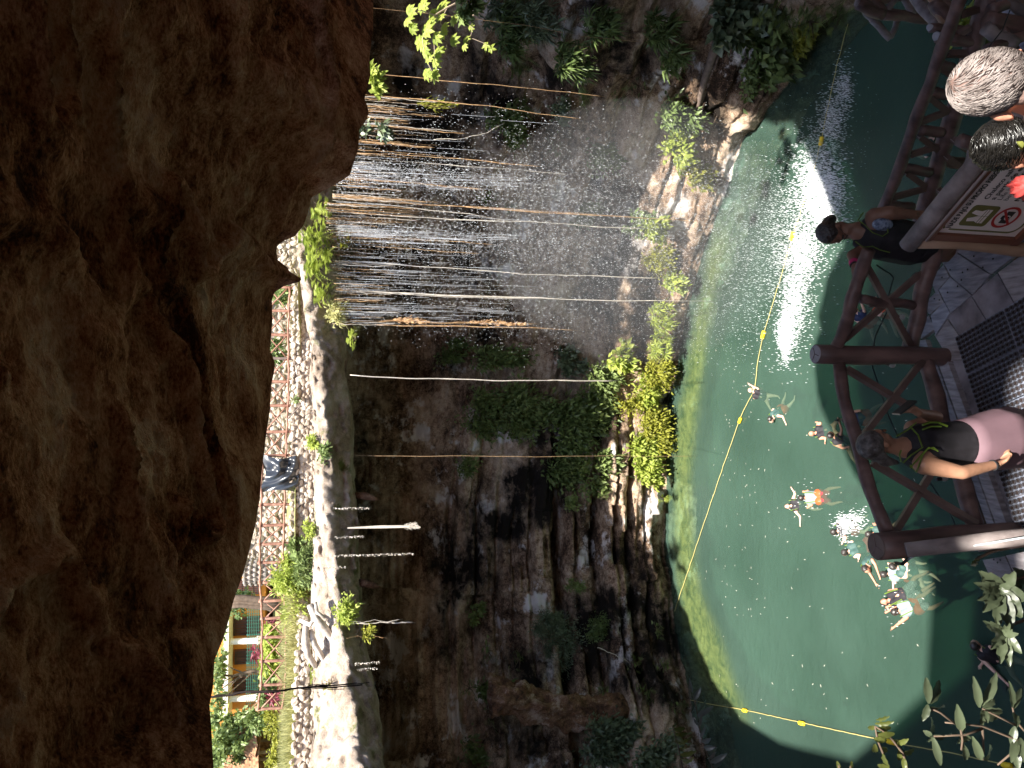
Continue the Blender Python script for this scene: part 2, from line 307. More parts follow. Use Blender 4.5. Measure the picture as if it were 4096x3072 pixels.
# match columns by their bearing so that rows run back towards the viewer
v = np.linspace(0, 1, NV3) ** 1.25
G3 = N[:, None, :] * (1 - v)[None, :, None] + rear[:, None, :] * v[None, :, None]
rise = 1 - (1 - v) ** 2.1
sk = resample(nl, NU3)[:, 2]; ks = np.exp(-np.linspace(-2.5, 2.5, 61) ** 2); ks /= ks.sum(); sks = np.convolve(np.pad(sk, 30, mode='edge'), ks, 'valid')
lipz = sk[:, None] * np.exp(-v / .03)[None] + sks[:, None] * (1 - np.exp(-v / .03))[None]
G3[..., 2] = lipz * (1 - rise)[None] + rear[:, 2][:, None] * rise[None]
amp = sstep(0, .08, v)[None]
d = .30 * fbm(G3, .35, 4, 201) + .26 * fbm(G3, (.6, 1.6, 1.2), 4, 205) + .16 * np.abs(fbm(G3, (1.2, 3.0, 2.2), 4, 209)) + .10 * fbm(G3, (3.5, 7, 6), 3, 215) - .5 * sstep(.25, .6, fbm(G3, (.3, .55, .4), 3, 223)) * .8
gr = np.abs(fbm(G3 + .4 * vnoise(G3, .5, 3)[..., None], (.22, .6, .4), 3, 231)); d = d - .30 * sstep(.08, .0, gr)
G3[..., 2] += d * amp * .9; G3[..., 1] += .25 * d * amp
G3[..., 2] = np.where((v > .93)[None], np.maximum(G3[..., 2], 4.6), G3[..., 2])
# upper side, closing the slab
u2 = np.array([0, .03, .1, .3, .6, 1.0]); back = N[:, None, :] * (1 - u2)[None, :, None] + rear[:, None, :] * u2[None, :, None]
back[..., 2] = sks[:, None] * (1 - u2)[None] + rear[:, 2][:, None] * u2[None] + np.array([0.0, .8, 2.2, 3.4, 3.0, .6])[None]
back[:, 0, 2] = N[:, 2]
G3f = np.concatenate([back[:, ::-1][:, :-1], G3], 1)
ceil_o = gmesh('cave_ceiling', G3f, M['ceil']); tag(ceil_o, kind='structure')
# ---- unseen back walls and roof added to cut the skylight, open for the sun
sh_ = resample([(-19, 14, 0), (-15, 5, 0), (-9, -1.5, 0), (-4.4, -5, 0), (-3.8, -9, 0), (4.6, -9, 0), (5.2, -5, 0), (9, -1.5, 0), (15, 6, 0), (17, 13, 0)], 200)[:, :2]
zs_ = np.linspace(-16.5, 6.6, 70); GB = np.stack([sh_[:, 0][:, None] + 0 * zs_, sh_[:, 1][:, None] + 0 * zs_, zs_[None] + 0 * sh_[:, :1]], -1)
cvec = np.array([0, 6.]) - sh_; cvec /= np.linalg.norm(cvec, axis=1)[:, None]; q_ = (.9 * fbm(GB, .3, 4, 301) - .5)[..., None]; GB[..., :2] += cvec[:, None, :] * q_
back_o = gmesh('unseen_back_wall', GB, M['ceil']); tag(back_o, kind='structure')
for nm, xs_, ys_ in (('unseen_side_roof', (-19, -3.6), (-6, 3.5)), ('unseen_side_roof', (4.2, 17), (-6, 3.5))):
    rx = np.linspace(*xs_, 50); ry = np.linspace(*ys_, 40); RX_, RY_ = np.meshgrid(rx, ry, indexing='ij'); GR = np.stack([RX_, RY_, 6.1 + 0 * RX_], -1); GR[..., 2] += .35 * fbm(GR, .5, 3, 311); o_ = gmesh(nm, GR, M['ceil']); tag(o_, kind='structure')
# ---- pool
wx = np.linspace(-30, 20, 260); wy = np.linspace(-2, 42, 230); WX, WY = np.meshgrid(wx, wy, indexing='ij')
WG = np.stack([WX, WY, WATER + 0 * WX], -1)
m, n, l, b = newmat('pool_water')
b.inputs['Roughness'].default_value = .09; b.inputs['IOR'].default_value = 1.33
at = n.new('ShaderNodeAttribute'); at.attribute_name = 'lit_shallow'
tc = n.new('ShaderNodeTexCoord')
t = n.new('ShaderNodeTexNoise'); t.inputs['Scale'].default_value = .25; t.inputs['Detail'].default_value = 4; l.new(tc.outputs['Object'], t.inputs[0])
r0 = ramp(n, [(.35, (.042, .076, .058)), (.65, (.060, .106, .082))]); l.new(t.outputs[0], r0.inputs[0])
t2 = n.new('ShaderNodeTexNoise'); t2.inputs['Scale'].default_value = 1.6; t2.inputs['Detail'].default_value = 7; t2.inputs['Roughness'].default_value = .7; t2.inputs['Distortion'].default_value = 1.2; l.new(tc.outputs['Object'], t2.inputs[0])
r1 = ramp(n, [(.35, (.05, .088, .04)), (.60, (.15, .195, .07))]); l.new(t2.outputs[0], r1.inputs[0])
mx = n.new('ShaderNodeMix'); mx.data_type = 'RGBA'; l.new(at.outputs['Fac'], mx.inputs['Factor']); l.new(r0.outputs[0], mx.inputs['A']); l.new(r1.outputs[0], mx.inputs['B']); l.new(mx.outputs['Result'], b.inputs['Base Color'])
mp = n.new('ShaderNodeMapping'); mp.inputs['Scale'].default_value = (1, 1.6, 1); l.new(tc.outputs['Object'], mp.inputs[0])
t3 = n.new('ShaderNodeTexNoise'); t3.inputs['Scale'].default_value = 1.8; t3.inputs['Detail'].default_value = 4; t3.inputs['Distortion'].default_value = .6; l.new(mp.outputs[0], t3.inputs[0])
bp = n.new('ShaderNodeBump'); bp.inputs['Strength'].default_value = .35; bp.inputs['Distance'].default_value = .12; l.new(t3.outputs[0], bp.inputs['Height']); l.new(bp.outputs[0], b.inputs['Normal'])
tr = n.new('ShaderNodeBsdfTransparent'); tr.inputs[0].default_value = (.75, 1, .88, 1); ms = n.new('ShaderNodeMixShader'); ms.inputs[0].default_value = .38
l.new(b.outputs[0], ms.inputs[1]); l.new(tr.outputs[0], ms.inputs[2]); l.new(ms.outputs[0], n['Material Output'].inputs[0]); M['water'] = m
water = gmesh('pool_water', WG, M['water']); tag(water, kind='structure')
# submerged shelf: its sunlit part as colour; the undercut's shadow strip is left dark
inner = np.array([tuple(PZ(x, y, WATER))[:2] for x, y in [(2850, 940), (2830, 1099), (2785, 1262), (2745, 1503), (2705, 1700), (2698, 2100), (2715, 2350), (2730, 2500), (2790, 2700), (2850, 2800), (2990, 2900)]])
outer = np.array([tuple(PZ(x, y, WATER))[:2] for x, y in [(2920, 960), (2870, 1100), (2835, 1262), (2815, 1450), (2785, 1650), (2760, 1900), (2764, 2050), (2782, 2300), (2825, 2450), (2880, 2560), (2915, 2680), (2950, 2790), (3000, 2870)]])
po = np.concatenate([resample(inner, 60), resample(outer, 60)[::-1]])
def inpoly(x, y, poly):
    c = np.zeros(x.shape, bool); j = len(poly) - 1
    for i in range(len(poly)):
        a, bq = poly[i], poly[j]; cond = ((a[1] > y) != (bq[1] > y)) & (x < (bq[0] - a[0]) * (y - a[1]) / (bq[1] - a[1] + 1e-12) + a[0]); c ^= cond; j = i
    return c
ins = inpoly(WX, WY, po).astype(float)
for _ in range(14): q = np.pad(ins, 1, mode='edge'); ins = (q[1:-1, 1:-1] * 2 + q[:-2, 1:-1] + q[2:, 1:-1] + q[1:-1, :-2] + q[1:-1, 2:]) / 6
a = water.data.attributes.new('lit_shallow', 'FLOAT', 'POINT'); a.data.foreach_set('value', ins.ravel().astype(np.float32))
M['bed'] = simple('pool_bed', (.012, .035, .022), .9, .3, .5)
bed = mesh('pool_bed', [(-40, -10, -17.5), (30, -10, -17.5), (30, 50, -17.5), (-40, 50, -17.5)], [(0, 1, 2, 3)], M['bed']); tag(bed, kind='structure')
def lipY(y, x=1400):
    """distance at which the lip of the rim stands in the picture column y"""
    u = (1536 - y) / F_PX * 1.03; X = L[:, 0] / L[:, 1]; i = np.argmin(np.abs(X[(L[:, 1] > 19.5)] - u)); return float(L[L[:, 1] > 19.5][i, 1]) - .12
# ================================================================ RIM: walls, fence, building, gardens
def stones(x0, a, b, z0, z1, thick, size, name, label, cat, group=None, seed=1, zf=None):
    """dry rubble wall from a to b (plan points): a mortar core faced with individual stones, all one mesh per material part"""
    rnd = random.Random(seed); a = Vector((*a, 0)); b = Vector((*b, 0)); d = (b - a); Ln = d.length; d.normalize(); nrm = Vector((d.y, -d.x, 0))
    if nrm.y > 0: nrm = -nrm
    o = thing(name, label, cat, (a.x, a.y, z0), group); core = MB()
    core.beam(a - nrm * (thick / 2) + Vector((0, 0, (z0 + z1) / 2)), b - nrm * (thick / 2) + Vector((0, 0, (z0 + z1) / 2)), thick, z1 - z0)
    core.build('core', M['mortar'], o); st = MB(); h = z1 - z0; nr = int(h / (size * .72)) + 1; nc = int(Ln / size) + 1
    for r_ in range(nr):
        for c in range(nc):
            s = size * rnd.uniform(.36, .78); p = a + d * ((c + .5 * (r_ % 2) + rnd.uniform(-.25, .25)) * size) + nrm * rnd.uniform(-.02, .05) + Vector((0, 0, z0 + (r_ + rnd.uniform(.2, .7)) * size * .72))
            rot = Matrix.Rotation(rnd.uniform(-.5, .5), 3, nrm) @ Matrix.Rotation(rnd.uniform(-.5, .5), 3, d)
            k = len(st.V); st.ell(p, (s * rnd.uniform(.85, 1.1), s * .6, s * rnd.uniform(.55, .8)), rot, 7, 5)
            for i in range(k, len(st.V)):
                v = Vector(st.V[i]); st.V[i] = tuple(p + (v - p) * rnd.uniform(.68, 1.18))
    st.build('stones', M['stone'], o); return o
q0 = PY(0, 1000, 31.4); q1 = PY(0, 2000, 31.2); q2 = PY(0, 3300, 28.8)
stones(0, (13, 28.3), (4.4, 31.4), 1.8, 4.75, .5, .27, 'stone_wall', 'tall dry stone wall above the ferns and the falling water', 'stone wall', seed=2)
stones(0, (4.4, 31.5), (-8.6, 31.4), 2.2, 3.68, .5, .27, 'stone_wall', 'low dry stone wall carrying the log fence and the draped sheet', 'stone wall', seed=3)
stones(0, (-8.6, 31.0), (-19, 27.0), 1.75, 3.1, .5, .3, 'stone_wall', 'low stone wall edged with tall yellow grass below the garden', 'stone wall', seed=4)
stones(0, (5.0, 35.0), (-8.8, 34.6), 3.6, 7.4, .5, .34, 'stone_wall', 'high terrace wall of stones standing behind the log fence', 'stone wall', seed=5)
# round stone pillar
M['graystone'] = simple('grey_field_stone', (.24, .21, .18), .9, .5, 6, bump=.5, c2=(.45, .40, .34))
pp = PY(1060, 2285, 33.0); o = thing('stone_pillar', 'round grey stone pillar with pale bands at the end of the terrace wall', 'pillar', (pp.x, pp.y, 3.8))
mb = MB(); gg = []; 
for j in range(9): gg.append((pp.x, pp.y, 3.8 + j * .24))
mb.tube(gg, [.52 + .03 * (j % 2) for j in range(9)], 18); mb.build('core', M['mortar'], o); mb = MB()
for j in range(9):
    for i in range(16):
        a = 2 * math.pi * (i + .5 * (j % 2)) / 16; mb.ell((pp.x + .52 * math.cos(a), pp.y + .52 * math.sin(a), 3.95 + j * .22), (.11, .11, random.uniform(.08, .11)), Matrix.Rotation(a, 3, 'Z'), 7, 5)
mb.build('stones', M['graystone'], o)
# log fence
M['redlog'] = simple('red_brown_varnished_log', (.26, .11, .07), .6, .35, 5, bump=.3, stretch=(1, 1, 1), c2=(.42, .23, .16))
M['graylog'] = simple('grey_old_log', (.16, .12, .10), .8, .3, 6, bump=.3)
fx = [(1150, 1165), (1245, 1162), (1341, 1160), (1434, 1160), (1527, 1160), (1623, 1158), (1727, 1154), (1822, 1150), (1914, 1148), (2017, 1145), (2100, 1143), (2174, 1140), (2248, 1141), (2327, 1143), (2400, 1146), (2470, 1152), (2545, 1150), (2640, 1150), (2735, 1148), (2830, 1135)]
fence = thing('log_fence', 'long red brown log fence with crossed braces along the far rim', 'fence', PY(1150, 1700, 31.6))
fp = []
for i, (y, x) in enumerate(fx):
    p = PY(x, y, 31.8 - .0006 * max(0, y - 1500)); fp.append(p)
for i, p in enumerate(fp):
    MB().log(p - Vector((0, 0, .35)), p + Vector((0, 0, 1.12)), .065, 8, 4, .01).build('post', M['graylog'] if i in (3, 8) else M['redlog'], fence, True)
for i in range(len(fp) - 1):
    a, b_ = fp[i], fp[i + 1]; dy = Vector((0, -.06, 0))
    for h in (.06, 1.02): MB().log(a + Vector((0, 0, h)) + dy, b_ + Vector((0, 0, h)) + dy, .045, 7, 4, .03).build('rail', M['redlog'], fence, True)
    MB().log(a + Vector((0, -.03, .12)), b_ + Vector((0, -.03, .95)), .03, 6, 3, .01).build('brace', M['redlog'], fence, True)
    MB().log(a + Vector((0, .03, .95)), b_ + Vector((0, .03, .12)), .03, 6, 3, .01).build('brace', M['redlog'], fence, True)
# draped black sheet
M['sheet'] = simple('black_plastic_sheet', (.022, .024, .028), .28, .2, 4, spec=.7)
c0 = PY(1100, 1830, 31.3); c1 = PY(1100, 1962, 31.3); nu, nv = 40, 34; SG = np.zeros((nu, nv, 3))
for i in range(nu):
    for j in range(nv):
        u, v_ = i / (nu - 1), j / (nv - 1); z = 4.80 - v_ * 1.36 - .10 * math.sin(u * math.pi) * v_; pinch = 1 - .18 * math.sin(math.pi * v_)
        x = (c0.x + c1.x) / 2 + (c0.x - c1.x) / 2 * (1 - 2 * u) * pinch * 1.15; foldy = .10 * math.sin(8 * u + 5 * math.sqrt((u - .35) ** 2 + (v_ - .1) ** 2) * 3) * (.4 + v_) + .06 * math.sin(23 * (u - .5) * (v_ + .3))
        SG[i, j] = (x, 31.45 - .22 * math.sin(v_ * 2.6) - foldy, z + .08 * math.sin(u * 9) * (1 - v_))
sh = gmesh('plastic_sheet', SG, M['sheet']); tag(sh, 'black plastic sheet draped in folds over the log fence', 'plastic sheet')
# slanted lamp pole on the stone wall
lp = thing('rim_lamp', 'slim slanted pole with a pale lamp head against the stone wall', 'lamp', PY(1140, 1670, 31.0))
MB().tube([PY(1148, 1678, 31.15), PY(1205, 1620, 30.9)], .03, 6).build('pole', M['graylog'], lp); M['white'] = simple('white_paint', (.75, .75, .72), .5, .05, 4)
MB().ell(PY(1213, 1615, 30.8), (.1, .1, .08)).ell(PY(1218, 1632, 30.8), (.09, .09, .07)).build('lamp_head', M['white'], lp, True)
# ---- building in the garden
M['ochre'] = simple('ochre_plaster', (.50, .19, .035), .85, .12, 2); M['brownwood'] = simple('dark_brown_shutter', (.10, .035, .02), .6, .3, 9, stretch=(1, 1, .2))
M['cream'] = simple('cream_stone', (.68, .60, .50), .8, .1, 3); M['grille'] = simple('black_iron', (.03, .03, .03), .5, .1, 9); M['greenwire'] = simple('green_wire', (.05, .16, .12), .5, .2, 9)
BY = 46.0
bp0 = PY(1055, 2405, BY); bp1 = PY(1055, 2860, BY); zg = bp1.z
bld = thing('garden_building', 'ochre plastered building with white columns and dark shuttered windows', 'building', ((bp0.x + bp1.x) / 2, BY, zg))
topz_ = PY(880, 2700, BY).z + 1.2
def rect(x0, y0, x1, y1, Y): a = PY(x1, y0, Y); c = PY(x0, y1, Y); return a.x, c.x, a.z, c.z
MB().box(((bp0.x + bp1.x) / 2 - 2, BY + 3, (zg + topz_) / 2), (bp0.x - bp1.x + 8, 6, topz_ - zg)).build('wall', M['ochre'], bld)
for (xa, ya, xb, yb, gr_) in ((941, 2470, 1034, 2535, 0), (945, 2600, 1036, 2650, 0), (943, 2705, 1034, 2762, 1), (943, 2318, 1034, 2372, 0)):
    xr, xl, zb_, zt = rect(xa, ya, xb, yb, BY - .03); cx, cz = (xr + xl) / 2, (zb_ + zt) / 2; wd, hh = xr - xl, zt - zb_
    wn = MB().box((cx, BY - .04, cz), (wd, .08, hh)).build('window', M['brownwood'], bld)
    f = MB()
    for sx in (-1, 1): f.box((cx + sx * (wd / 2 + .05), BY - .06, cz), (.1, .13, hh + .2))
    f.box((cx, BY - .065, zt + .05), (wd, .13, .1)); f.box((cx, BY - .08, zb_ - .06), (wd, .2, .1)); f.box((cx, BY - .09, cz), (.05, .04, hh)); f.build('frame', M['cream'] if gr_ == 2 else M['brownwood'], wn)
    g = MB()
    for i in range(7): g.box((cx - wd / 2 + wd * i / 6, BY - .24, cz), (.025, .025, hh + .1))
    for i in range(3): g.box((cx, BY - .268, cz - hh / 2 + hh * i / 2), (wd + .1, .02, .03))
    g.build('grille', M['grille'], wn)
for yc in (2561, 2789):
    p = PY(1040, yc, BY - 1.0); o2 = MB(); o2.tube([(p.x, BY - 1, zg), (p.x, BY - 1, zg + .3), (p.x, BY - 1, zg + .32), (p.x, BY - 1, PY(915, yc, BY - 1).z - .2), (p.x, BY - 1, PY(915, yc, BY - 1).z)], [.26, .26, .19, .17, .25], 16); o2.build('column', M['cream'], bld, True)
xr, xl, zb_, zt = rect(895, 2395, 922, 2870, BY - 1); MB().box(((xr + xl) / 2, BY - .7, (zb_ + zt) / 2), (xr - xl, 1.4, zt - zb_)).build('cornice', M['cream'], bld)
gw = thing('wire_fence', 'green wire mesh fence in front of the ochre building', 'wire fence', (bp0.x, BY - 3, zg)); g = MB(); g2 = MB()
p0 = PY(1045, 2425, BY - 3); p1 = PY(1045, 2880, BY - 3); ht = PY(985, 2600, BY - 3).z - p0.z
for i in range(34): x = p0.x + (p1.x - p0.x) * i / 33; g.box((x, BY - 3, p0.z + ht / 2), (.022, .022, ht))
for i in range(8): g.box(((p0.x + p1.x) / 2, BY - 3.03, p0.z + ht * (i + .3) / 8), (abs(p1.x - p0.x), .018, .022))
for i in range(5): x = p0.x + (p1.x - p0.x) * i / 4; MB().box((x, BY - 2.94, p0.z + ht / 2 - .2), (.06, .06, ht + .4)).build('post', M['greenwire'], gw)
g.build('mesh_panel', M['greenwire'], gw)
# thatched shelters at the left end of the garden
M['thatch'] = simple('brown_thatch', (.22, .10, .05), .95, .5, 7, bump=.8, stretch=(1, 1, .25), c2=(.40, .22, .12))
for (yy, xx, rr, lab) in ((2935, 1010, 1.9, 'small thatched shelter beside the ochre building'), (3055, 1015, 2.3, 'larger thatched shelter at the end of the garden path')):
    p = PY(xx, yy, 40.5); o = thing('thatched_shelter', lab, 'shelter', (p.x, p.y, p.z - 2.2)); c = MB(); n_ = 26
    for j, (r_, h_) in enumerate(((rr, -.5), (rr * .72, .15), (rr * .4, .9), (.06, 1.7))):
        for i in range(n_): a = 2 * math.pi * i / n_; q = r_ * (1 + random.uniform(-.07, .07)); c.V.append((p.x + q * math.cos(a), p.y + q * math.sin(a), p.z + h_ + random.uniform(-.12, .05)))
        if j: c.F += [((j - 1) * n_ + i, (j - 1) * n_ + (i + 1) % n_, j * n_ + (i + 1) % n_, j * n_ + i) for i in range(n_)]
    c.build('roof', M['thatch'], o)
    for a in (.8, 2.3, 3.9, 5.5): MB().log((p.x + rr * .7 * math.cos(a), p.y + rr * .7 * math.sin(a), p.z - 3.2), (p.x + rr * .7 * math.cos(a), p.y + rr * .7 * math.sin(a), p.z), .08, 8).build('post', M['graylog'], o)
# ================================================================ FOLIAGE
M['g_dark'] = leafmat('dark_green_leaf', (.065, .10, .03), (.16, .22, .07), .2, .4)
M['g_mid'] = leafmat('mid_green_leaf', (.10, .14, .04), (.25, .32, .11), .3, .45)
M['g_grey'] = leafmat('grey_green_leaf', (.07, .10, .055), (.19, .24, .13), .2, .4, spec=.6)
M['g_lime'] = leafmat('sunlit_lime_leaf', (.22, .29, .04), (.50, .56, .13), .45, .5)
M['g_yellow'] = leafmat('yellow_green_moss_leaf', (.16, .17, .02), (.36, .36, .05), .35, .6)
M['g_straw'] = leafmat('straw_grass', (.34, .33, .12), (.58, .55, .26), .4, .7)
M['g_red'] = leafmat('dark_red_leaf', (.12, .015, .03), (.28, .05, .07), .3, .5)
M['twig'] = simple('brown_twig', (.12, .085, .06), .85, .3, 9)
M['paletwig'] = simple('pale_twig', (.38, .30, .22), .85, .2, 9)
def leaves(pts, dirs, L, W, rnd, jit=.5, droop=.2):
    n = len(pts); d = dirs + rnd.normal(0, jit, (n, 3)); d /= np.linalg.norm(d, axis=1)[:, None]
    up = rnd.normal(0, 1, (n, 3)) + np.array([0, -.6, 1.2]); s = np.cross(d, up); s /= np.linalg.norm(s, axis=1)[:, None] + 1e-9; nn = np.cross(s, d)
    Ls = (L * rnd.uniform(.6, 1.25, n))[:, None]; Ws = (W * rnd.uniform(.6, 1.2, n))[:, None]
    b0 = pts; m1 = pts + d * Ls * .5 + s * Ws * .5 + nn * Ws * .15; m2 = pts + d * Ls * .5 - s * Ws * .5 + nn * Ws * .15; m0 = pts + d * Ls * .5; e = pts + d * Ls - np.array([0, 0, 1]) * Ls * droop
    V = np.stack([b0, m1, m0, m2, e], 1).reshape(-1, 3); k = (np.arange(n) * 5)[:, None]
    F = np.concatenate([k + np.array([[0, 2, 1]]), k + np.array([[0, 3, 2]]), k + np.array([[1, 2, 4]]), k + np.array([[2, 3, 4]])]); return V, F
def clump(name, c, rad, n, L, W, mat, label, cat='plant', group=None, seed=0, nrm=None, kind='leafy', stem=True, kinds=None, lumps=7):
    """a plant: leaf cloud gathered in lumps of uneven size round short stems; c at its heart, nrm away from the rock"""
    rnd = np.random.default_rng(seed + 1000); c = Vector(c); rad = np.array(rad, float); nrm = Vector(nrm) if nrm is not None else Vector((0, -1, 0))
    base = c - nrm * .15; o = thing(name, label, cat, base, group); nr = np.array(nrm); cc = np.array(c)
    lc = rnd.uniform(-1, 1, (lumps, 3)); lc /= np.maximum(1, np.linalg.norm(lc, axis=1))[:, None]; lc *= rad * .75; lr = rnd.uniform(.28, .6, lumps)
    pick = rnd.integers(0, lumps, n); q = rnd.normal(0, .55, (n, 3)); off_ = lc[pick] + q * rad * lr[pick][:, None]; pts = cc + off_
    if kind == 'leafy':
        dirs = off_ / (rad + 1e-6) * .6 + nr * .5 + np.array([0, 0, -.35]); V, F = leaves(pts, dirs, L, W, rnd, .55)
    elif kind == 'fern':
        fr = max(6, n // 26); Vs = []; Fs = []; k = 0
        for f in range(fr):
            st = cc + rnd.normal(0, .28, 3) * rad; dr = nr * .7 + rnd.normal(0, .55, 3) + np.array([0, 0, .35]); dr /= np.linalg.norm(dr); Lf = L * rnd.uniform(.6, 1.2)
            sd = np.cross(dr, [0, 0, 1.]); sd /= np.linalg.norm(sd) + 1e-6
            m_ = 12; t = np.linspace(.08, 1, m_)[:, None]; ax = st + dr * t * Lf + np.array([0, 0, -1]) * (t ** 2) * Lf * .65
            wd = (W * np.sin(np.pi * np.clip(t * .85 + .12, 0, 1)))
            for sg in (-1, 1):
                tip = ax + sd * sg * wd + dr * wd * .35 - np.array([0, 0, .25]) * wd; hw = Lf / m_ * .42
                q4 = np.stack([ax - dr * hw, tip, ax + dr * hw], 1).reshape(-1, 3); Vs.append(q4); Fs.append((np.arange(m_) * 3)[:, None] + np.array([[0, 1, 2]]) + k); k += 3 * m_
        V = np.concatenate(Vs); F = np.concatenate(Fs)
    elif kind == 'rosette':
        m_ = max(1, n // 22); cen = cc + rnd.uniform(-1, 1, (m_, 3)) * rad * (.8 if m_ > 1 else .1); pts = np.repeat(cen, 22, 0); dirs = rnd.normal(0, 1, (22 * m_, 3)); dirs /= np.linalg.norm(dirs, axis=1)[:, None]; dirs = dirs + nr * .55 + np.array([0, 0, .25])
        V, F = leaves(pts, dirs, L, W, rnd, .1, .3)
    bulk('foliage', V, F, mat, o)
    if stem:
        s = MB()
        for f in range(min(7, lumps)): s.tube([base, base.lerp(c + Vector(lc[f]) * .6, .5) + Vector((0, 0, -.05)), c + Vector(lc[f])], [.03, .02, .008], 5)
        s.build('stems', M['twig'], o)
    return o
def wplant(x, y, w_, h_, n, L, W, mat, label, kind='leafy', depth=.5, cat='plant', name='wall_plant', group=None, lumps=7, push=.3):
    """a plant growing on the cliff at photo pixel x, y; w_, h_ half sizes in photo pixels across (y) and down (x)"""
    p, nn = PW(x, y, .1); dd = p.dot(CF); sx = 1.2 * w_ * dd / F_PX; sz = 1.2 * h_ * dd / F_PX; push = .55; nn = Vector((nn.x, nn.y, nn.z * .3)).normalized(); tocam = (-p).normalized()
    return clump(name, p + nn * push * depth + tocam * push, (sx, depth, sz), n, L, W, M[mat], label, cat, group, int(x * 7 + y), tocam * .6 + nn * .4, kind, lumps=lumps)
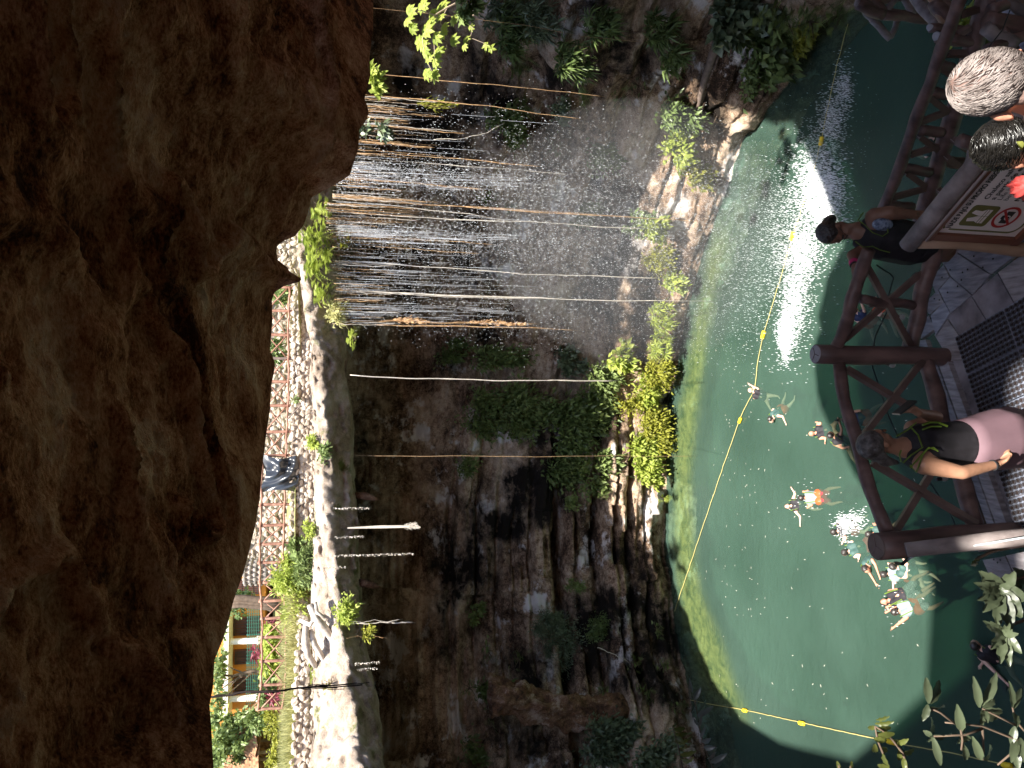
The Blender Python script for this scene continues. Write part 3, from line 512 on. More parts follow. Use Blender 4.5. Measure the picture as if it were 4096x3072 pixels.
WPL = [
 (1975, 1640, 95, 105, 900, .34, .15, 'g_mid', 'broad leafy bush halfway up the wall between two long roots', 'leafy'),
 (2120, 1670, 110, 70, 700, .34, .15, 'g_mid', 'leafy bush just below the largest wall bush'),
 (2300, 1720, 105, 105, 1100, .36, .16, 'g_dark', 'dense glossy shrub low on the wall above the sunlit bank'),
 (2250, 1860, 60, 70, 420, .36, .15, 'g_dark', 'glossy shrub tuft crossed by the straight brown root'),
 (2390, 1640, 80, 60, 520, .30, .14, 'g_mid', 'green tuft right above the yellow mossy bank'),
 (2000, 1430, 40, 110, 420, .3, .14, 'g_mid', 'narrow strip of leaves beside the falling drops'),
 (1830, 1400, 40, 70, 260, .28, .13, 'g_dark', 'sparse dark leaves high on the wall beside the drops'),
 (2290, 1440, 50, 50, 260, .3, .2, 'g_grey', 'round leaved creeper under the end of the white root'),
 (2490, 1432, 40, 35, 110, .42, .26, 'g_lime', 'pale big lobed leaves catching the sun above the bank'),
 (2420, 1500, 60, 60, 300, .28, .14, 'g_mid', 'creeper in the shade behind the pale big leaves'),
 (2400, 1900, 70, 80, 420, .34, .15, 'g_mid', 'leafy tuft hanging beside the crevice'),
 (2250, 2540, 105, 60, 2600, .12, .06, 'g_grey', 'round fine leaved bush on the grey rock bed', 'leafy', .7),
 (2190, 2480, 55, 60, 1300, .12, .06, 'g_grey', 'smaller fine leaved bush beside the round one'),
 (2400, 2520, 45, 60, 700, .12, .06, 'g_dark', 'dark fine leaved bush below the crevice'),
 (1960, 2600, 80, 40, 330, .32, .13, 'g_mid', 'pale drooping fern leaves above the grey rock bed', 'fern'),
 (1910, 2440, 50, 25, 120, .25, .12, 'g_mid', 'small creeper in the dark upper crack'),
 (2080, 2640, 45, 45, 260, .3, .13, 'g_mid', 'light green tuft beside dry tangled twigs', 'fern'),
 (1990, 2760, 60, 70, 520, .34, .13, 'g_dark', 'dark leafy bush in a hollow left of the great stalactite', 'leafy'),
 (1880, 2755, 45, 55, 300, .34, .13, 'g_mid', 'fern hanging above the dark leafy bush', 'fern'),
 (1640, 2750, 35, 30, 120, .28, .12, 'g_dark', 'small fern alone high on the black wall', 'fern'),
 (1970, 2900, 35, 45, 170, .28, .12, 'g_mid', 'fern trailing under the dark leafy bush', 'fern'),
 (1900, 3020, 60, 55, 200, .25, .12, 'g_dark', 'mossy cushion on the wall by the photo edge'),
 (2620, 2520, 60, 35, 330, .28, .12, 'g_mid', 'fern above the yellow rope knot', 'fern'),
 (2560, 2650, 55, 50, 420, .28, .13, 'g_mid', 'ferns low on the wall beside the water', 'fern'),
 (2660, 2660, 50, 45, 420, .3, .13, 'g_mid', 'fern tuft leaning over the dark water', 'fern'),
 (2600, 2780, 60, 80, 650, .28, .12, 'g_mid', 'broad fern patch below the tip of the great stalactite', 'fern'),
 (2400, 2760, 45, 50, 330, .3, .13, 'g_mid', 'bright fern just above the great stalactite', 'fern'),
 (2700, 2830, 60, 60, 420, .25, .12, 'g_dark', 'shaded ferns at the water edge by the second rope', 'fern'),
 (2480, 2990, 90, 120, 1300, .3, .14, 'g_grey', 'large grey green shrub in the near corner of the wall'),
 (2640, 3010, 60, 70, 700, .28, .13, 'g_grey', 'grey green shrub reaching down to the dark water'),
 (2430, 2920, 40, 50, 260, .3, .12, 'g_mid', 'fern between the great stalactite and the large shrub', 'fern'),
 (2290, 2330, 22, 28, 260, .14, .07, 'g_mid', 'small round cushion plant on the lower bed'),
 (2280, 2010, 26, 20, 160, .2, .1, 'g_mid', 'small cushion plant under a rock arch'),
 (2420, 2000, 30, 45, 180, .3, .13, 'g_mid', 'fern hanging in the crevice above the sunlit edge', 'fern'),
 (1870, 1860, 35, 35, 150, .26, .12, 'g_mid', 'little tuft left of the straight brown root'),
 (2060, 110, 95, 60, 420, .55, .075, 'g_dark', 'colony of strap leaved rosettes near the top of the dark wall', 'rosette'),
 (2180, 60, 60, 60, 300, .55, .075, 'g_grey', 'strap leaved rosettes on the pale rock nose', 'rosette'),
 (2390, 85, 55, 60, 240, .5, .08, 'g_dark', 'strap leaved rosettes hanging over the black crack', 'rosette'),
 (2300, 220, 60, 60, 300, .5, .08, 'g_dark', 'dark rosettes beside the yellow root line', 'rosette'),
 (2660, 120, 50, 55, 220, .5, .09, 'g_dark', 'rosettes on the whitish rock face', 'rosette'),
 (2700, 225, 38, 35, 130, .5, .09, 'g_dark', 'single dark rosette on the whitish rock face', 'rosette'),
 (2000, 40, 50, 60, 220, .5, .08, 'g_grey', 'rosettes behind the bright hanging branch', 'rosette'),
 (2070, 240, 60, 45, 420, .6, .2, 'g_mid', 'big bright fern on the right wall', 'fern'),
 (2080, 400, 55, 40, 360, .6, .2, 'g_mid', 'second big fern beside a long thin root', 'fern'),
 (2020, 500, 55, 60, 320, .3, .2, 'g_mid', 'round leaves around a bare pale branch'),
 (2040, 575, 45, 45, 300, .55, .18, 'g_mid', 'fern hanging below the bare pale branch', 'fern'),
 (2230, 430, 50, 35, 260, .2, .1, 'g_grey', 'small grey leaved bush on the wall'),
 (2330, 360, 60, 40, 260, .6, .18, 'g_mid', 'long fronds beside the orange root', 'fern'),
 (2480, 380, 60, 60, 420, .3, .14, 'g_mid', 'dense fern patch below the black crack', 'fern'),
 (2560, 330, 45, 60, 260, .28, .12, 'g_dark', 'dark ferns under the pale rock nose', 'fern'),
 (2200, 600, 60, 60, 420, .28, .13, 'g_mid', 'faint ferns seen through the falling drops', 'fern'),
 (2420, 600, 60, 55, 420, .3, .13, 'g_mid', 'leafy patch behind the falling drops'),
 (1950, 800, 55, 70, 420, .5, .16, 'g_mid', 'wide fern behind the brightest stream of drops', 'fern'),
 (2030, 820, 40, 40, 260, .45, .15, 'g_mid', 'fern below the wide fern behind the drops', 'fern'),
 (2330, 850, 40, 60, 220, .28, .12, 'g_dark', 'dark tuft between the twisted root and the white root'),
 (2740, 440, 55, 70, 420, .26, .13, 'g_dark', 'dark creeping plants beside the thick tree root'),
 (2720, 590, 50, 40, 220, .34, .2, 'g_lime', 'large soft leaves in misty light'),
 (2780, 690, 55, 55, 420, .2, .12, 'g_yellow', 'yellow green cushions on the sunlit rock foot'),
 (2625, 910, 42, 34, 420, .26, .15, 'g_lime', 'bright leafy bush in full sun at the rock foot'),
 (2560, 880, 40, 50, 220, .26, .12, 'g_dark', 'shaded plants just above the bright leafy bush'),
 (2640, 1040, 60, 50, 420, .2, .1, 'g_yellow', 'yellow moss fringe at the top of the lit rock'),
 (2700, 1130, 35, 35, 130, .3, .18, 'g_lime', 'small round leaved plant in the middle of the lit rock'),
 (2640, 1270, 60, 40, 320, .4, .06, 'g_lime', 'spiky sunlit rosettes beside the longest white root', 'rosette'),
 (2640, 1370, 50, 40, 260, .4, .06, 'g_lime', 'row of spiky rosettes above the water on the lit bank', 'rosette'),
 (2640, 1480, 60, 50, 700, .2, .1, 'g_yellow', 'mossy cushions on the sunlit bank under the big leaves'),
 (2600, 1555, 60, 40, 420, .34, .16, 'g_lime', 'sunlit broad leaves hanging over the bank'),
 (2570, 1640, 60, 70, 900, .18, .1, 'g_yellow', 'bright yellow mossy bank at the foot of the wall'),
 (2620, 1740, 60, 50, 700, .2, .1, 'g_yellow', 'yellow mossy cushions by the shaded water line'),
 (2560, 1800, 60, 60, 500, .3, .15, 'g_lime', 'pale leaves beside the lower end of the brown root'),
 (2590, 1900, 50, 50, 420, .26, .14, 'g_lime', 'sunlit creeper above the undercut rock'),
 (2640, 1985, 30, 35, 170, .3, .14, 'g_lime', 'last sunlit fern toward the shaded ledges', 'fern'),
 (2980, 70, 95, 90, 420, .5, .36, 'g_grey', 'big lobed dark leaves beside the thick tree root'),
 (3060, 180, 90, 80, 500, .34, .24, 'g_dark', 'round glossy leaves hanging at the corner of the wall'),
 (3150, 40, 90, 110, 700, .5, .2, 'g_mid', 'mossy ferns at the top of the dark corner', 'fern'),
 (3250, 60, 90, 80, 700, .4, .18, 'g_mid', 'drooping ferns over the black water', 'fern'),
 (3350, 50, 70, 60, 500, .4, .18, 'g_mid', 'fern crowning the end of the yellow rope', 'fern'),
 (3220, 140, 60, 40, 300, .2, .12, 'g_yellow', 'olive moss cushion on the overhanging corner'),
 (3020, 300, 60, 50, 260, .26, .14, 'g_dark', 'small dark plants on the sloping rock foot'),
]
for q in WPL:
    x, y, w_, h_, n_, L_, W_, mt, lab = q[:9]; kd = q[9] if len(q) > 9 else 'leafy'; dp = q[10] if len(q) > 10 else .45
    wplant(x, y, w_, h_, int(n_ * 1.9), L_, W_, mt, lab, kd, dp, cat={'fern': 'fern', 'leafy': 'plant', 'rosette': 'bromeliad'}[kd], name={'fern': 'fern', 'leafy': 'wall_plant', 'rosette': 'bromeliad'}[kd])
# ---- plants on the rim
def rplant(x, y, Y, w_, h_, n, L, W, mat, label, kind='leafy', cat='bush', name='bush', depth=.6, lumps=9, group=None):
    if Y < 0: Y = lipY(y) + Y + 1
    p = PY(x, y, Y); dd = p.dot(CF); return clump(name, p, (w_ * dd / F_PX, depth, h_ * dd / F_PX), n, L, W, M[mat], label, cat, group, int(x * 3 + y), (0, -.8, .6), kind, lumps=lumps)
RPL = [
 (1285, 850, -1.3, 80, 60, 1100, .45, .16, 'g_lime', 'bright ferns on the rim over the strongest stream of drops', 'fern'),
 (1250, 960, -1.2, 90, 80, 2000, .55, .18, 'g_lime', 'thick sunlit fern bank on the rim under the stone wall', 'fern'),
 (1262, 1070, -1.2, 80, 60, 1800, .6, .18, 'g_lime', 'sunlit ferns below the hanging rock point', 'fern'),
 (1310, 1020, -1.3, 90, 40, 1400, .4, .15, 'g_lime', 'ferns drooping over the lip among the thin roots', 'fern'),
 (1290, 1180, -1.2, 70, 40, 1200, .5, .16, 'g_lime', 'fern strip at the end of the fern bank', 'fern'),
 (1385, 960, -1.1, 60, 45, 420, .45, .15, 'g_yellow', 'yellowing ferns hanging beneath the rim', 'fern'),
 (1350, 1250, -.9, 45, 40, 420, .2, .1, 'g_straw', 'dry grey tuft where the thin roots end', 'leafy'),
 (1412, 1352, -1.1, 45, 35, 500, .5, .16, 'g_lime', 'isolated bright fern hanging from the lip', 'fern'),
 (1255, 1770, 29.8, 30, 18, 240, .2, .12, 'g_lime', 'low green tuft on the rock before the fence', 'leafy'),
 (1300, 1818, -1.1, 35, 20, 260, .2, .12, 'g_mid', 'green tuft on the lip beneath the draped sheet', 'leafy'),
 (1240, 2120, 29.8, 35, 25, 260, .18, .1, 'g_lime', 'pale shrublet at the foot of the fence', 'leafy'),
 (1195, 2190, 30.9, 30, 35, 160, .3, .26, 'g_mid', 'cactus like round pads by the fence', 'leafy'),
 (1170, 2300, 31.0, 100, 70, 1700, .35, .07, 'g_lime', 'feathery green bush growing through the log fence', 'leafy'),
 (1225, 2270, 30.3, 80, 45, 1100, .3, .06, 'g_mid', 'feathery bush spilling over the low stone wall', 'leafy'),
 (1180, 2420, 30.9, 60, 50, 700, .35, .07, 'g_lime', 'lighter feathery bush beside the root mass', 'leafy'),
 (1385, 2455, 27.0, 50, 40, 600, .2, .11, 'g_lime', 'bushy green plant on the lip near the twisted root', 'leafy'),
 (1260, 2680, 28.0, 60, 45, 700, .3, .1, 'g_lime', 'fresh green ferns on the rock below the grass', 'fern'),
 (1310, 2740, 26.8, 40, 30, 300, .25, .1, 'g_yellow', 'yellowish ferns in a hollow of the rim rock', 'fern'),
 (1470, 2530, 26.4, 20, 20, 130, .18, .1, 'g_yellow', 'tiny yellow plant hanging on a thread', 'leafy'),
 (1085, 2560, 35.0, 60, 30, 900, .3, .14, 'g_lime', 'leafy shrub in front of the middle window', 'leafy'),
 (1082, 2660, 35.0, 60, 30, 900, .3, .14, 'g_lime', 'leafy shrub before the wall lamp of the building', 'leafy'),
 (1078, 2780, 34.0, 60, 30, 700, .3, .14, 'g_mid', 'green shrub behind the black hanging vine', 'leafy'),
 (1085, 2900, 33.0, 60, 40, 900, .2, .1, 'g_yellow', 'yellow flowering shrub by the thatched shelters', 'leafy'),
 (1095, 3010, 33.0, 70, 30, 700, .2, .1, 'g_yellow', 'yellow shrub at the end of the garden', 'leafy'),
 (1030, 2610, 36.0, 22, 14, 60, .5, .08, 'g_red', 'red leaved plant below the middle column', 'leafy'),
 (1070, 2500, 36.0, 18, 16, 60, .5, .08, 'g_red', 'red leaved plant near the first window', 'leafy'),
 (1095, 2790, 32.0, 22, 16, 70, .45, .08, 'g_red', 'red leaved plant beside the fence end', 'leafy'),
 (1120, 1180, 33.0, 40, 30, 300, .3, .14, 'g_mid', 'green bush behind the far end of the fence', 'leafy'),
 (1100, 1400, 33.5, 50, 30, 300, .3, .14, 'g_dark', 'shaded bush behind the fence bays', 'leafy'),
 (1030, 2880, 38, 25, 40, 300, .35, .15, 'g_mid', 'dark green bush by the corner of the building', 'leafy'),
 (1180, 2300 - 700, 31.1, 12, 10, 60, .16, .1, 'g_mid', 'tiny weed in the stone wall', 'leafy'),
]
for q in RPL: rplant(*q[:10], kind=q[10], cat='fern' if q[10] == 'fern' else 'bush', name='fern' if q[10] == 'fern' else 'bush')
def tree(base, top, crown, rad, n, L, W, mat, label, seed, r0=.14):
    o = thing('garden_tree', label, 'tree', base); base = Vector(base); top = Vector(top); t = MB(); rnd = random.Random(seed)
    t.tube([base, base.lerp(top, .4) + Vector((.1, 0, 0)), base.lerp(top, .75) - Vector((.1, 0, 0)), top], [r0, r0 * .8, r0 * .55, r0 * .3], 8)
    for i in range(7):
        a = base.lerp(top, rnd.uniform(.35, .9)); e = Vector(crown) + Vector((rnd.uniform(-1, 1) * rad[0], rnd.uniform(-1, 1) * rad[1], rnd.uniform(-1, 1) * rad[2])) * .8; t.tube([a, a.lerp(e, .5) + Vector((0, 0, .1)), e], [r0 * .35, r0 * .2, .01], 6)
    t.build('trunk', M['twig'], o); rr = np.random.default_rng(seed); lumps = 22; lc = rr.normal(0, .5, (lumps, 3)) * np.array(rad); pk = rr.integers(0, lumps, n)
    pts = np.array(crown) + lc[pk] + rr.normal(0, .16, (n, 3)) * np.array(rad); V, F = leaves(pts, rr.normal(0, 1, (n, 3)), L, W, rr, .3); bulk('crown', V, F, mat, o); return o
for (bx, by, Y, cx, cy, rw, rh, n_, mt, lab) in (
    (1050, 2900, 40, 925, 2930, 70, 60, 3000, 'g_mid', 'slender tree leaning in front of the corner of the ochre building'),
    (1060, 3000, 42, 920, 3020, 110, 90, 4200, 'g_lime', 'pale leafy tree behind the thatched shelters'),
    (1040, 2690, 41, 880, 2700, 120, 18, 700, 'g_mid', 'round leaved branches before the upper wall of the building'),
    (1040, 2440, 40, 950, 2405, 25, 60, 500, 'g_dark', 'dark trunked tree left of the first window'),
    (1050, 2950, 52, 880, 2900, 140, 60, 3000, 'g_straw', 'distant pale tree above the garden')):
    b0 = PY(bx, by, Y); c_ = PY(cx, cy, Y); tree(b0 - Vector((0, 0, .6)), c_, c_, (rw * Y / F_PX, 1.5, rh * Y / F_PX), n_, .3, .17, M[mt], lab, bx + by)
# dark trunk and roots standing by the first window
tk = MB(); 
for (y_, r_) in ((2395, .16), (2412, .10), (2425, .12)): tk.tube([PY(1150, y_, 33), PY(1060, y_ + 5, 33), PY(960, y_ - 4, 33), PY(880, y_ + 6, 33)], [r_ * 1.3, r_, r_ * .9, r_ * .8], 8)
tag(tk.build('bare_tree', M['twig'], None, True), 'cluster of bare brown trunks between stone pillar and first window', 'tree')
# tall yellow grass along the left stone wall
rr = np.random.default_rng(5); n_ = 9000; ys = rr.uniform(2380, 3200, n_); xs = rr.normal(1120, 14, n_); Yd = rr.uniform(30.4, 33.2, n_)
pts = np.array([tuple(PY(a, b_, c)) for a, b_, c in zip(xs[:n_], ys[:n_], Yd[:n_])]); pts[:, 2] = 3.0 + .18 * (pts[:, 1] - 30) + rr.uniform(0, .1, n_)
V, F = leaves(pts, np.tile([0, -.15, 1.], (n_, 1)), .75, .035, rr, .28, .1); g = bulk('tall_grass', V, F, M['g_straw']); tag(g, 'tall yellow grass growing along the stone wall', 'grass', kind='stuff')
# twisted bleached root mass on the left rim
M['bleached'] = simple('bleached_root', (.42, .35, .28), .8, .35, 5, bump=.5, c2=(.62, .56, .5)); rt = MB()
for path, r_ in (([(1240, 2420), (1262, 2470), (1290, 2500), (1325, 2545), (1335, 2600), (1310, 2650), (1290, 2672)], .16), ([(1225, 2500), (1222, 2560), (1232, 2620), (1262, 2665)], .15), ([(1240, 2520), (1258, 2580), (1285, 2620), (1300, 2650)], .12), ([(1200, 2480), (1240, 2500), (1262, 2470)], .10), ([(1262, 2410), (1268, 2450), (1300, 2470)], .08)):
    pts = [PY(x, y, 27.9 - .3 * math.sin(i)) for i, (x, y) in enumerate(path)]; rt.tube(pts, [r_ * (1 - .5 * abs(i / (len(pts) - 1) - .4)) for i in range(len(pts))], 9, wob=.12)
o = rt.build('tree_root', M['bleached'], None, True); tag(o, 'twisted bleached root mass coiled on the left rim rock', 'root')
# ---- great stalactite on the left wall
M['stal'] = rockmat('brown_flowstone', [(.47, (.02, .012, .008)), (.54, (.10, .05, .03)), (.62, (.22, .12, .07)), (.70, (.42, .32, .26))], big=.8, fine=4, bump=1)
path = [(1960, 2780), (2100, 2805), (2250, 2845), (2380, 2852), (2480, 2850), (2560, 2843), (2610, 2838), (2645, 2832)]; rad_ = [70, 64, 58, 58, 54, 40, 22, 3]
Ys = PW(2300, 2850)[0].y - 1.5; NS = 150; NA = 70; pc = resample([tuple(PY(x, y, Ys)) + (r_ * 33 / F_PX,) for (x, y), r_ in zip(path, rad_)], NS); GS = np.zeros((NS, NA, 3))
for i in range(NS):
    for j in range(NA): a = 2 * math.pi * j / (NA - 1); GS[i, j] = (pc[i, 0] + pc[i, 3] * math.cos(a), pc[i, 1] + pc[i, 3] * math.sin(a), pc[i, 2])
dd = .85 + .9 * fbm(GS, (1.9, 1.9, .8), 4, 77) + .5 * np.abs(fbm(GS, (4, 4, 1.5), 3, 78)); cen = pc[:, None, :3]; GS = cen + (GS - cen) * dd[..., None]; GS[:, -1] = GS[:, 0]
o = gmesh('stalactite', GS, M['stal']); tag(o, 'great brown stalactite hanging against the left wall, its tip near the water', 'stalactite')
for i, (x, y, Y, ln, r_, lab) in enumerate(((1462, 2335, 29.6, .6, .16, 'stubby stalactite under the dark rim ledge'), (1462, 1985, 30.6, .55, .15, 'small bent stalactite under the rim below the draped sheet'))):
    p = PY(x, y, Y); mb = MB(); mb.tube([p + Vector((0, .3, .5)), p + Vector((0, .1, .1)), p, p - Vector((.1, 0, ln * .6)), p - Vector((.15, 0, ln))], [r_, r_, r_ * 1.1, r_ * .7, .02], 10, wob=.15); o = mb.build('stalactite', M['stal'], None, True); tag(o, lab, 'stalactite')
# thick tree root on the right wall
rt = MB(); pts = []
for x, y in ((2870, 150), (2850, 220), (2835, 270), (2815, 330), (2805, 370), (2798, 410), (2790, 440)): p, nn = PW(x, y, .0); pts.append(p - p.normalized() * .12)
rt.tube(pts, [.16, .17, .15, .14, .12, .10, .07], 10, wob=.08); rt.tube([pts[1] + Vector((0, 0, -.25)), pts[3] + Vector((0, 0, -.2)), pts[5] + Vector((0, 0, -.1))], [.07, .07, .04], 8); o = rt.build('tree_root', M['graylog'], None, True); tag(o, 'thick grey tree root snaking down the right wall', 'root')
# ---- hanging roots and vines
M['v_white'] = simple('pale_root', (.62, .56, .48), .7, .15, 6); M['v_orange'] = simple('orange_root', (.50, .27, .12), .7, .3, 6, c2=(.66, .44, .24)); M['v_brown'] = simple('brown_root', (.24, .14, .07), .8, .3, 6, c2=(.38, .26, .14)); M['v_dark'] = simple('dark_vine', (.03, .02, .02), .8, .3, 6)
def vine(path, Y, r, mat, label, group=None, frays=0, name='hanging_root', wig=.04, cat='hanging root'):
    wig *= .4; r *= .62; x0_ = path[0][0]; xt = 1440 if path[0][1] < 560 else 1330 if path[0][1] < 1320 else 1385; thin = 0
    if cat == 'hanging root' and name == 'hanging_root' and len(path) > 1 and x0_ > xt + 20 and 17 < Y < 32 and 'branch' not in label and 'ledge' not in label: dx_ = x0_ - xt; path = [(xt, path[0][1] - (1800 - path[0][1]) * 6.6e-5 * dx_)] + list(path); thin = dx_ / max(1, path[-1][0] - xt)
    a = PY(path[0][0], path[0][1], Y); b_ = PY(path[-1][0], path[-1][1], Y); n_ = 26; pts = []
    P_ = resample([tuple(PY(x, y, Y)) for x, y in path], n_); ph = random.uniform(0, 9)
    for i in range(n_): t = i / (n_ - 1); pts.append(Vector(P_[i]) + Vector((math.sin(ph + t * 17) + .5 * math.sin(t * 41 + ph), math.cos(ph + t * 13), 0)) * wig * (1 - .3 * t))
    mb = MB(); mb.tube(pts, [r * (.35 if i / (n_ - 1) < thin else 1 - .45 * i / (n_ - 1)) * random.uniform(.85, 1.15) for i in range(n_)], 5, cap=True)
    for f in range(frays):
        i0 = random.randint(0, n_ - 6); i1 = min(n_ - 1, i0 + random.randint(4, 10)); o_ = Vector((random.uniform(-1, 1), random.uniform(-1, 1), 0)) * r * 2.2
        mb.tube([pts[i0], *[pts[k] + o_ for k in range(i0 + 1, i1)], pts[i1] + o_ * 1.3 - Vector((0, 0, .1))], r * .35, 4)
    o = mb.build(name, M[mat], None, True); return tag(o, label, cat, group)
VN = [
 ([(1500, 1052), (1790, 1072), (2100, 1096), (2640, 1112)], .028, 'v_white', 'long white root ending above the sunlit rock foot', 4),
 ([(1640, 1175), (1700, 1178), (2100, 1192), (2480, 1203), (2855, 1205)], .042, 'v_white', 'longest and thickest white root reaching down to the water', 10),
 ([(1400, 1502), (1640, 1512), (2000, 1522), (2465, 1524)], .026, 'v_white', 'white root hanging alone in front of the dark hollow', 6),
 ([(1450, 1822), (2000, 1826), (2500, 1824), (2790, 1824)], .024, 'v_brown', 'straight brown root running from the rim into the water', 1),
 ([(1420, 1284), (1560, 1284), (1700, 1288), (2150, 1296)], .030, 'v_orange', 'golden root with a fuzzy thick upper part', 12),
 ([(1500, 1300), (1850, 1305), (2100, 1310), (2318, 1322)], .022, 'v_orange', 'thin golden root beside the fuzzy one', 4),
 ([(1480, 796), (1700, 818), (2050, 840), (2300, 856), (2820, 885)], .034, 'v_orange', 'long twisted orange root in front of the right wall', 6),
 ([(1480, 855), (1760, 876), (2100, 886), (2400, 906), (2590, 914)], .028, 'v_white', 'long pale root below the twisted orange one', 3),
 ([(1500, 815), (1700, 838), (1900, 860), (2030, 882)], .020, 'v_white', 'pale root slanting to meet the long pale root', 2),
 ([(1530, 298), (1800, 325), (2150, 355), (2420, 388)], .020, 'v_orange', 'lone orange root on the right wall beside the lobed leaves', 2),
 ([(1540, 385), (1700, 400), (1960, 425), (2330, 478)], .022, 'v_orange', 'thin root passing a mossy tuft near the right wall', 2),
 ([(1980, 85), (2150, 110), (2300, 140), (2560, 170)], .012, 'v_orange', 'thin yellow root line across the rosettes', 1),
 ([(1440, 565), (1600, 578), (1740, 592)], .035, 'v_orange', 'thick orange root with a looped end', 6),
 ([(1450, 612), (1700, 625), (1900, 640), (2170, 668)], .024, 'v_orange', 'orange root through the brightest drops, above the stream', 3),
 ([(1690, 652), (1900, 668), (2100, 682), (2280, 697)], .020, 'v_white', 'pale lower root end through the brightest drops', 2),
 ([(1450, 715), (1640, 730), (1780, 745), (1930, 758)], .028, 'v_orange', 'doubled orange root next to the bright stream', 6),
 ([(1460, 950), (1700, 958), (1985, 978)], .024, 'v_orange', 'orange root between the two bright falls of drops', 3),
 ([(1500, 985), (1700, 1000), (1930, 1016)], .018, 'v_orange', 'short orange root below the second fall of drops', 2),
 ([(1490, 500), (1700, 520), (1865, 536)], .028, 'v_orange', 'orange root cluster leader above the looped root', 5),
 ([(1450, 385), (1560, 392), (1680, 404), (1750, 412)], .022, 'v_white', 'pale root above the mossy tuft', 2),
 ([(1735, 558), (1850, 555), (1950, 530), (2020, 490)], .022, 'v_white', 'bare pale branch curving to the wall', 2),
]
for path, r_, mt, lab, fr in VN: vine(path, lipY(path[0][1]), r_ * .85, mt, lab, frays=fr)
# fuzzy tufts on two of them
for (x, y, ln, rr_, mt, lab) in ((1745, 417, 80, .085, 'g_yellow', 'mossy tuft clinging to a thin root'), (1640, 1283, 70, .06, 'v_orange', 'fuzzy golden tuft on the golden root'), (1985, 1292, 110, .05, 'v_orange', 'lower fuzzy sheath on the golden root')):
    Y = lipY(y); mb = MB(); rnd = random.Random(x); a = PY(x - ln, y - 5, Y); b_ = PY(x + ln, y + 5, Y)
    for i in range(260): t = rnd.random(); p = a.lerp(b_, t) + Vector((rnd.gauss(0, 1), rnd.gauss(0, 1), 0)) * rr_ * math.sin(math.pi * min(1, t + .05)); mb.leaf(p, (rnd.gauss(0, .5), rnd.gauss(0, .5), -1), Vector((0, -1, 0)), .14, .03)
    o = mb.build('root_tuft', M[mt]); tag(o, lab, 'root tuft')
# the crowd of thin roots under the fern bank
def rootlab(y, c):
    cn = {'v_orange': 'orange', 'v_white': 'pale', 'v_brown': 'dark brown'}[c]; g_ = 'right of the looped orange root' if y < 565 else 'between the looped root and the cave roof corner' if y < 790 else 'around the two falls of drops' if y < 960 else 'under the thick of the fern bank' if y < 1130 else 'at the dry end of the fern bank'
    return c, 'short thin %s root dangling %s' % (cn, g_), 'short %s roots %s' % (cn, g_)
rnd = random.Random(3)
for i in range(200):
    y = rnd.choice([rnd.uniform(380, 560), rnd.uniform(560, 800), rnd.uniform(780, 940), rnd.uniform(800, 1300), rnd.uniform(930, 1290)]); x0 = {0: 1480}.get(0) if y < 560 else 1400 if y < 800 else 1310 + (y - 800) * .12; x0 -= rnd.uniform(0, 20); ln = rnd.uniform(60, 400) * (1 if i % 3 else .5) if y < 1000 else rnd.uniform(40, 270)
    sl = (1800 - y) * 6.6e-5; vine([(x0, y), (x0 + ln * .5, y + sl * ln * .5 + rnd.uniform(-3, 3)), (x0 + ln, y + sl * ln)], lipY(y) + rnd.uniform(-.5, .3), rnd.uniform(.007, .017), *rootlab(y, rnd.choice(['v_orange', 'v_orange', 'v_white', 'v_brown'])), frays=rnd.choice([0, 1, 3]), wig=.03)
# beaded vines, bundles and threads on the left
for (y, x0, x1, lab) in ((2035, 1335, 1478, 'pale beaded vine under the rim, right of the fibre bundle'), (2150, 1340, 1456, 'short beaded vine below the fibre bundle'), (2225, 1320, 1655, 'longest beaded vine on the left side'), (2272, 1300, 1385, 'faint beaded vine on the rim face'), (2656, 1420, 1520, 'upper of two thin beaded vines at the shrub rock'), (2678, 1430, 1512, 'lower of two thin beaded vines at the shrub rock')):
    Y = lipY(y) - .15; mb = MB(); a = PY(x0, y, Y); b_ = PY(x1, y - (y - 1800) * 6.6e-5 * (x1 - x0), Y); mb.tube([a, a.lerp(b_, .5) + Vector((.02, 0, 0)), b_], .008, 4); k = int((b_ - a).length / .06)
    for i in range(k): p = a.lerp(b_, i / k); mb.leaf(p, (random.uniform(-1, 1), -.4, random.uniform(-.6, .3)), Vector((0, 0, 1)), .07, .05); mb.leaf(p, (random.uniform(-1, 1), -.4, random.uniform(-.6, .3)), Vector((0, 0, 1)), .06, .04)
    o = mb.build('beaded_vine', M['v_white']); tag(o, lab, 'vine')
o = thing('fibre_bundle', 'bundle of white hanging fibres ending in a frayed brush', 'hanging root', PY(1420, 2112, lipY(2112))); mb = MB(); mb2 = MB(); Y = lipY(2112) - .2
for i in range(16):
    dx = random.uniform(-.06, .06); mb.tube([PY(1390, 2112, Y) + Vector((dx * .4, random.uniform(-.03, .03), 0)), PY(1520, 2108, Y) + Vector((dx, 0, 0)), PY(1640, 2106, Y) + Vector((dx * .8, 0, 0))], .007, 4)
for i in range(60):
    p = PY(random.uniform(1615, 1665), 2105 + random.uniform(-9, 9), Y); mb2.tube([p, p + Vector((random.uniform(-.1, .1), random.uniform(-.05, .05), random.uniform(-.25, -.08)))], .008, 4)
mb.build('fibres', M['v_white'], o); mb2.build('frayed_end', M['v_white'], o)
vine([(1425, 2495), (1530, 2491), (1650, 2489)], lipY(2490) - .2, .03, 'v_white', 'forked bare white root under the green plant', frays=3); vine([(1430, 2488), (1500, 2482), (1560, 2486), (1600, 2478)], lipY(2490) - .3, .014, 'v_white', 'thin side fork of the bare white root', frays=1, wig=.06)
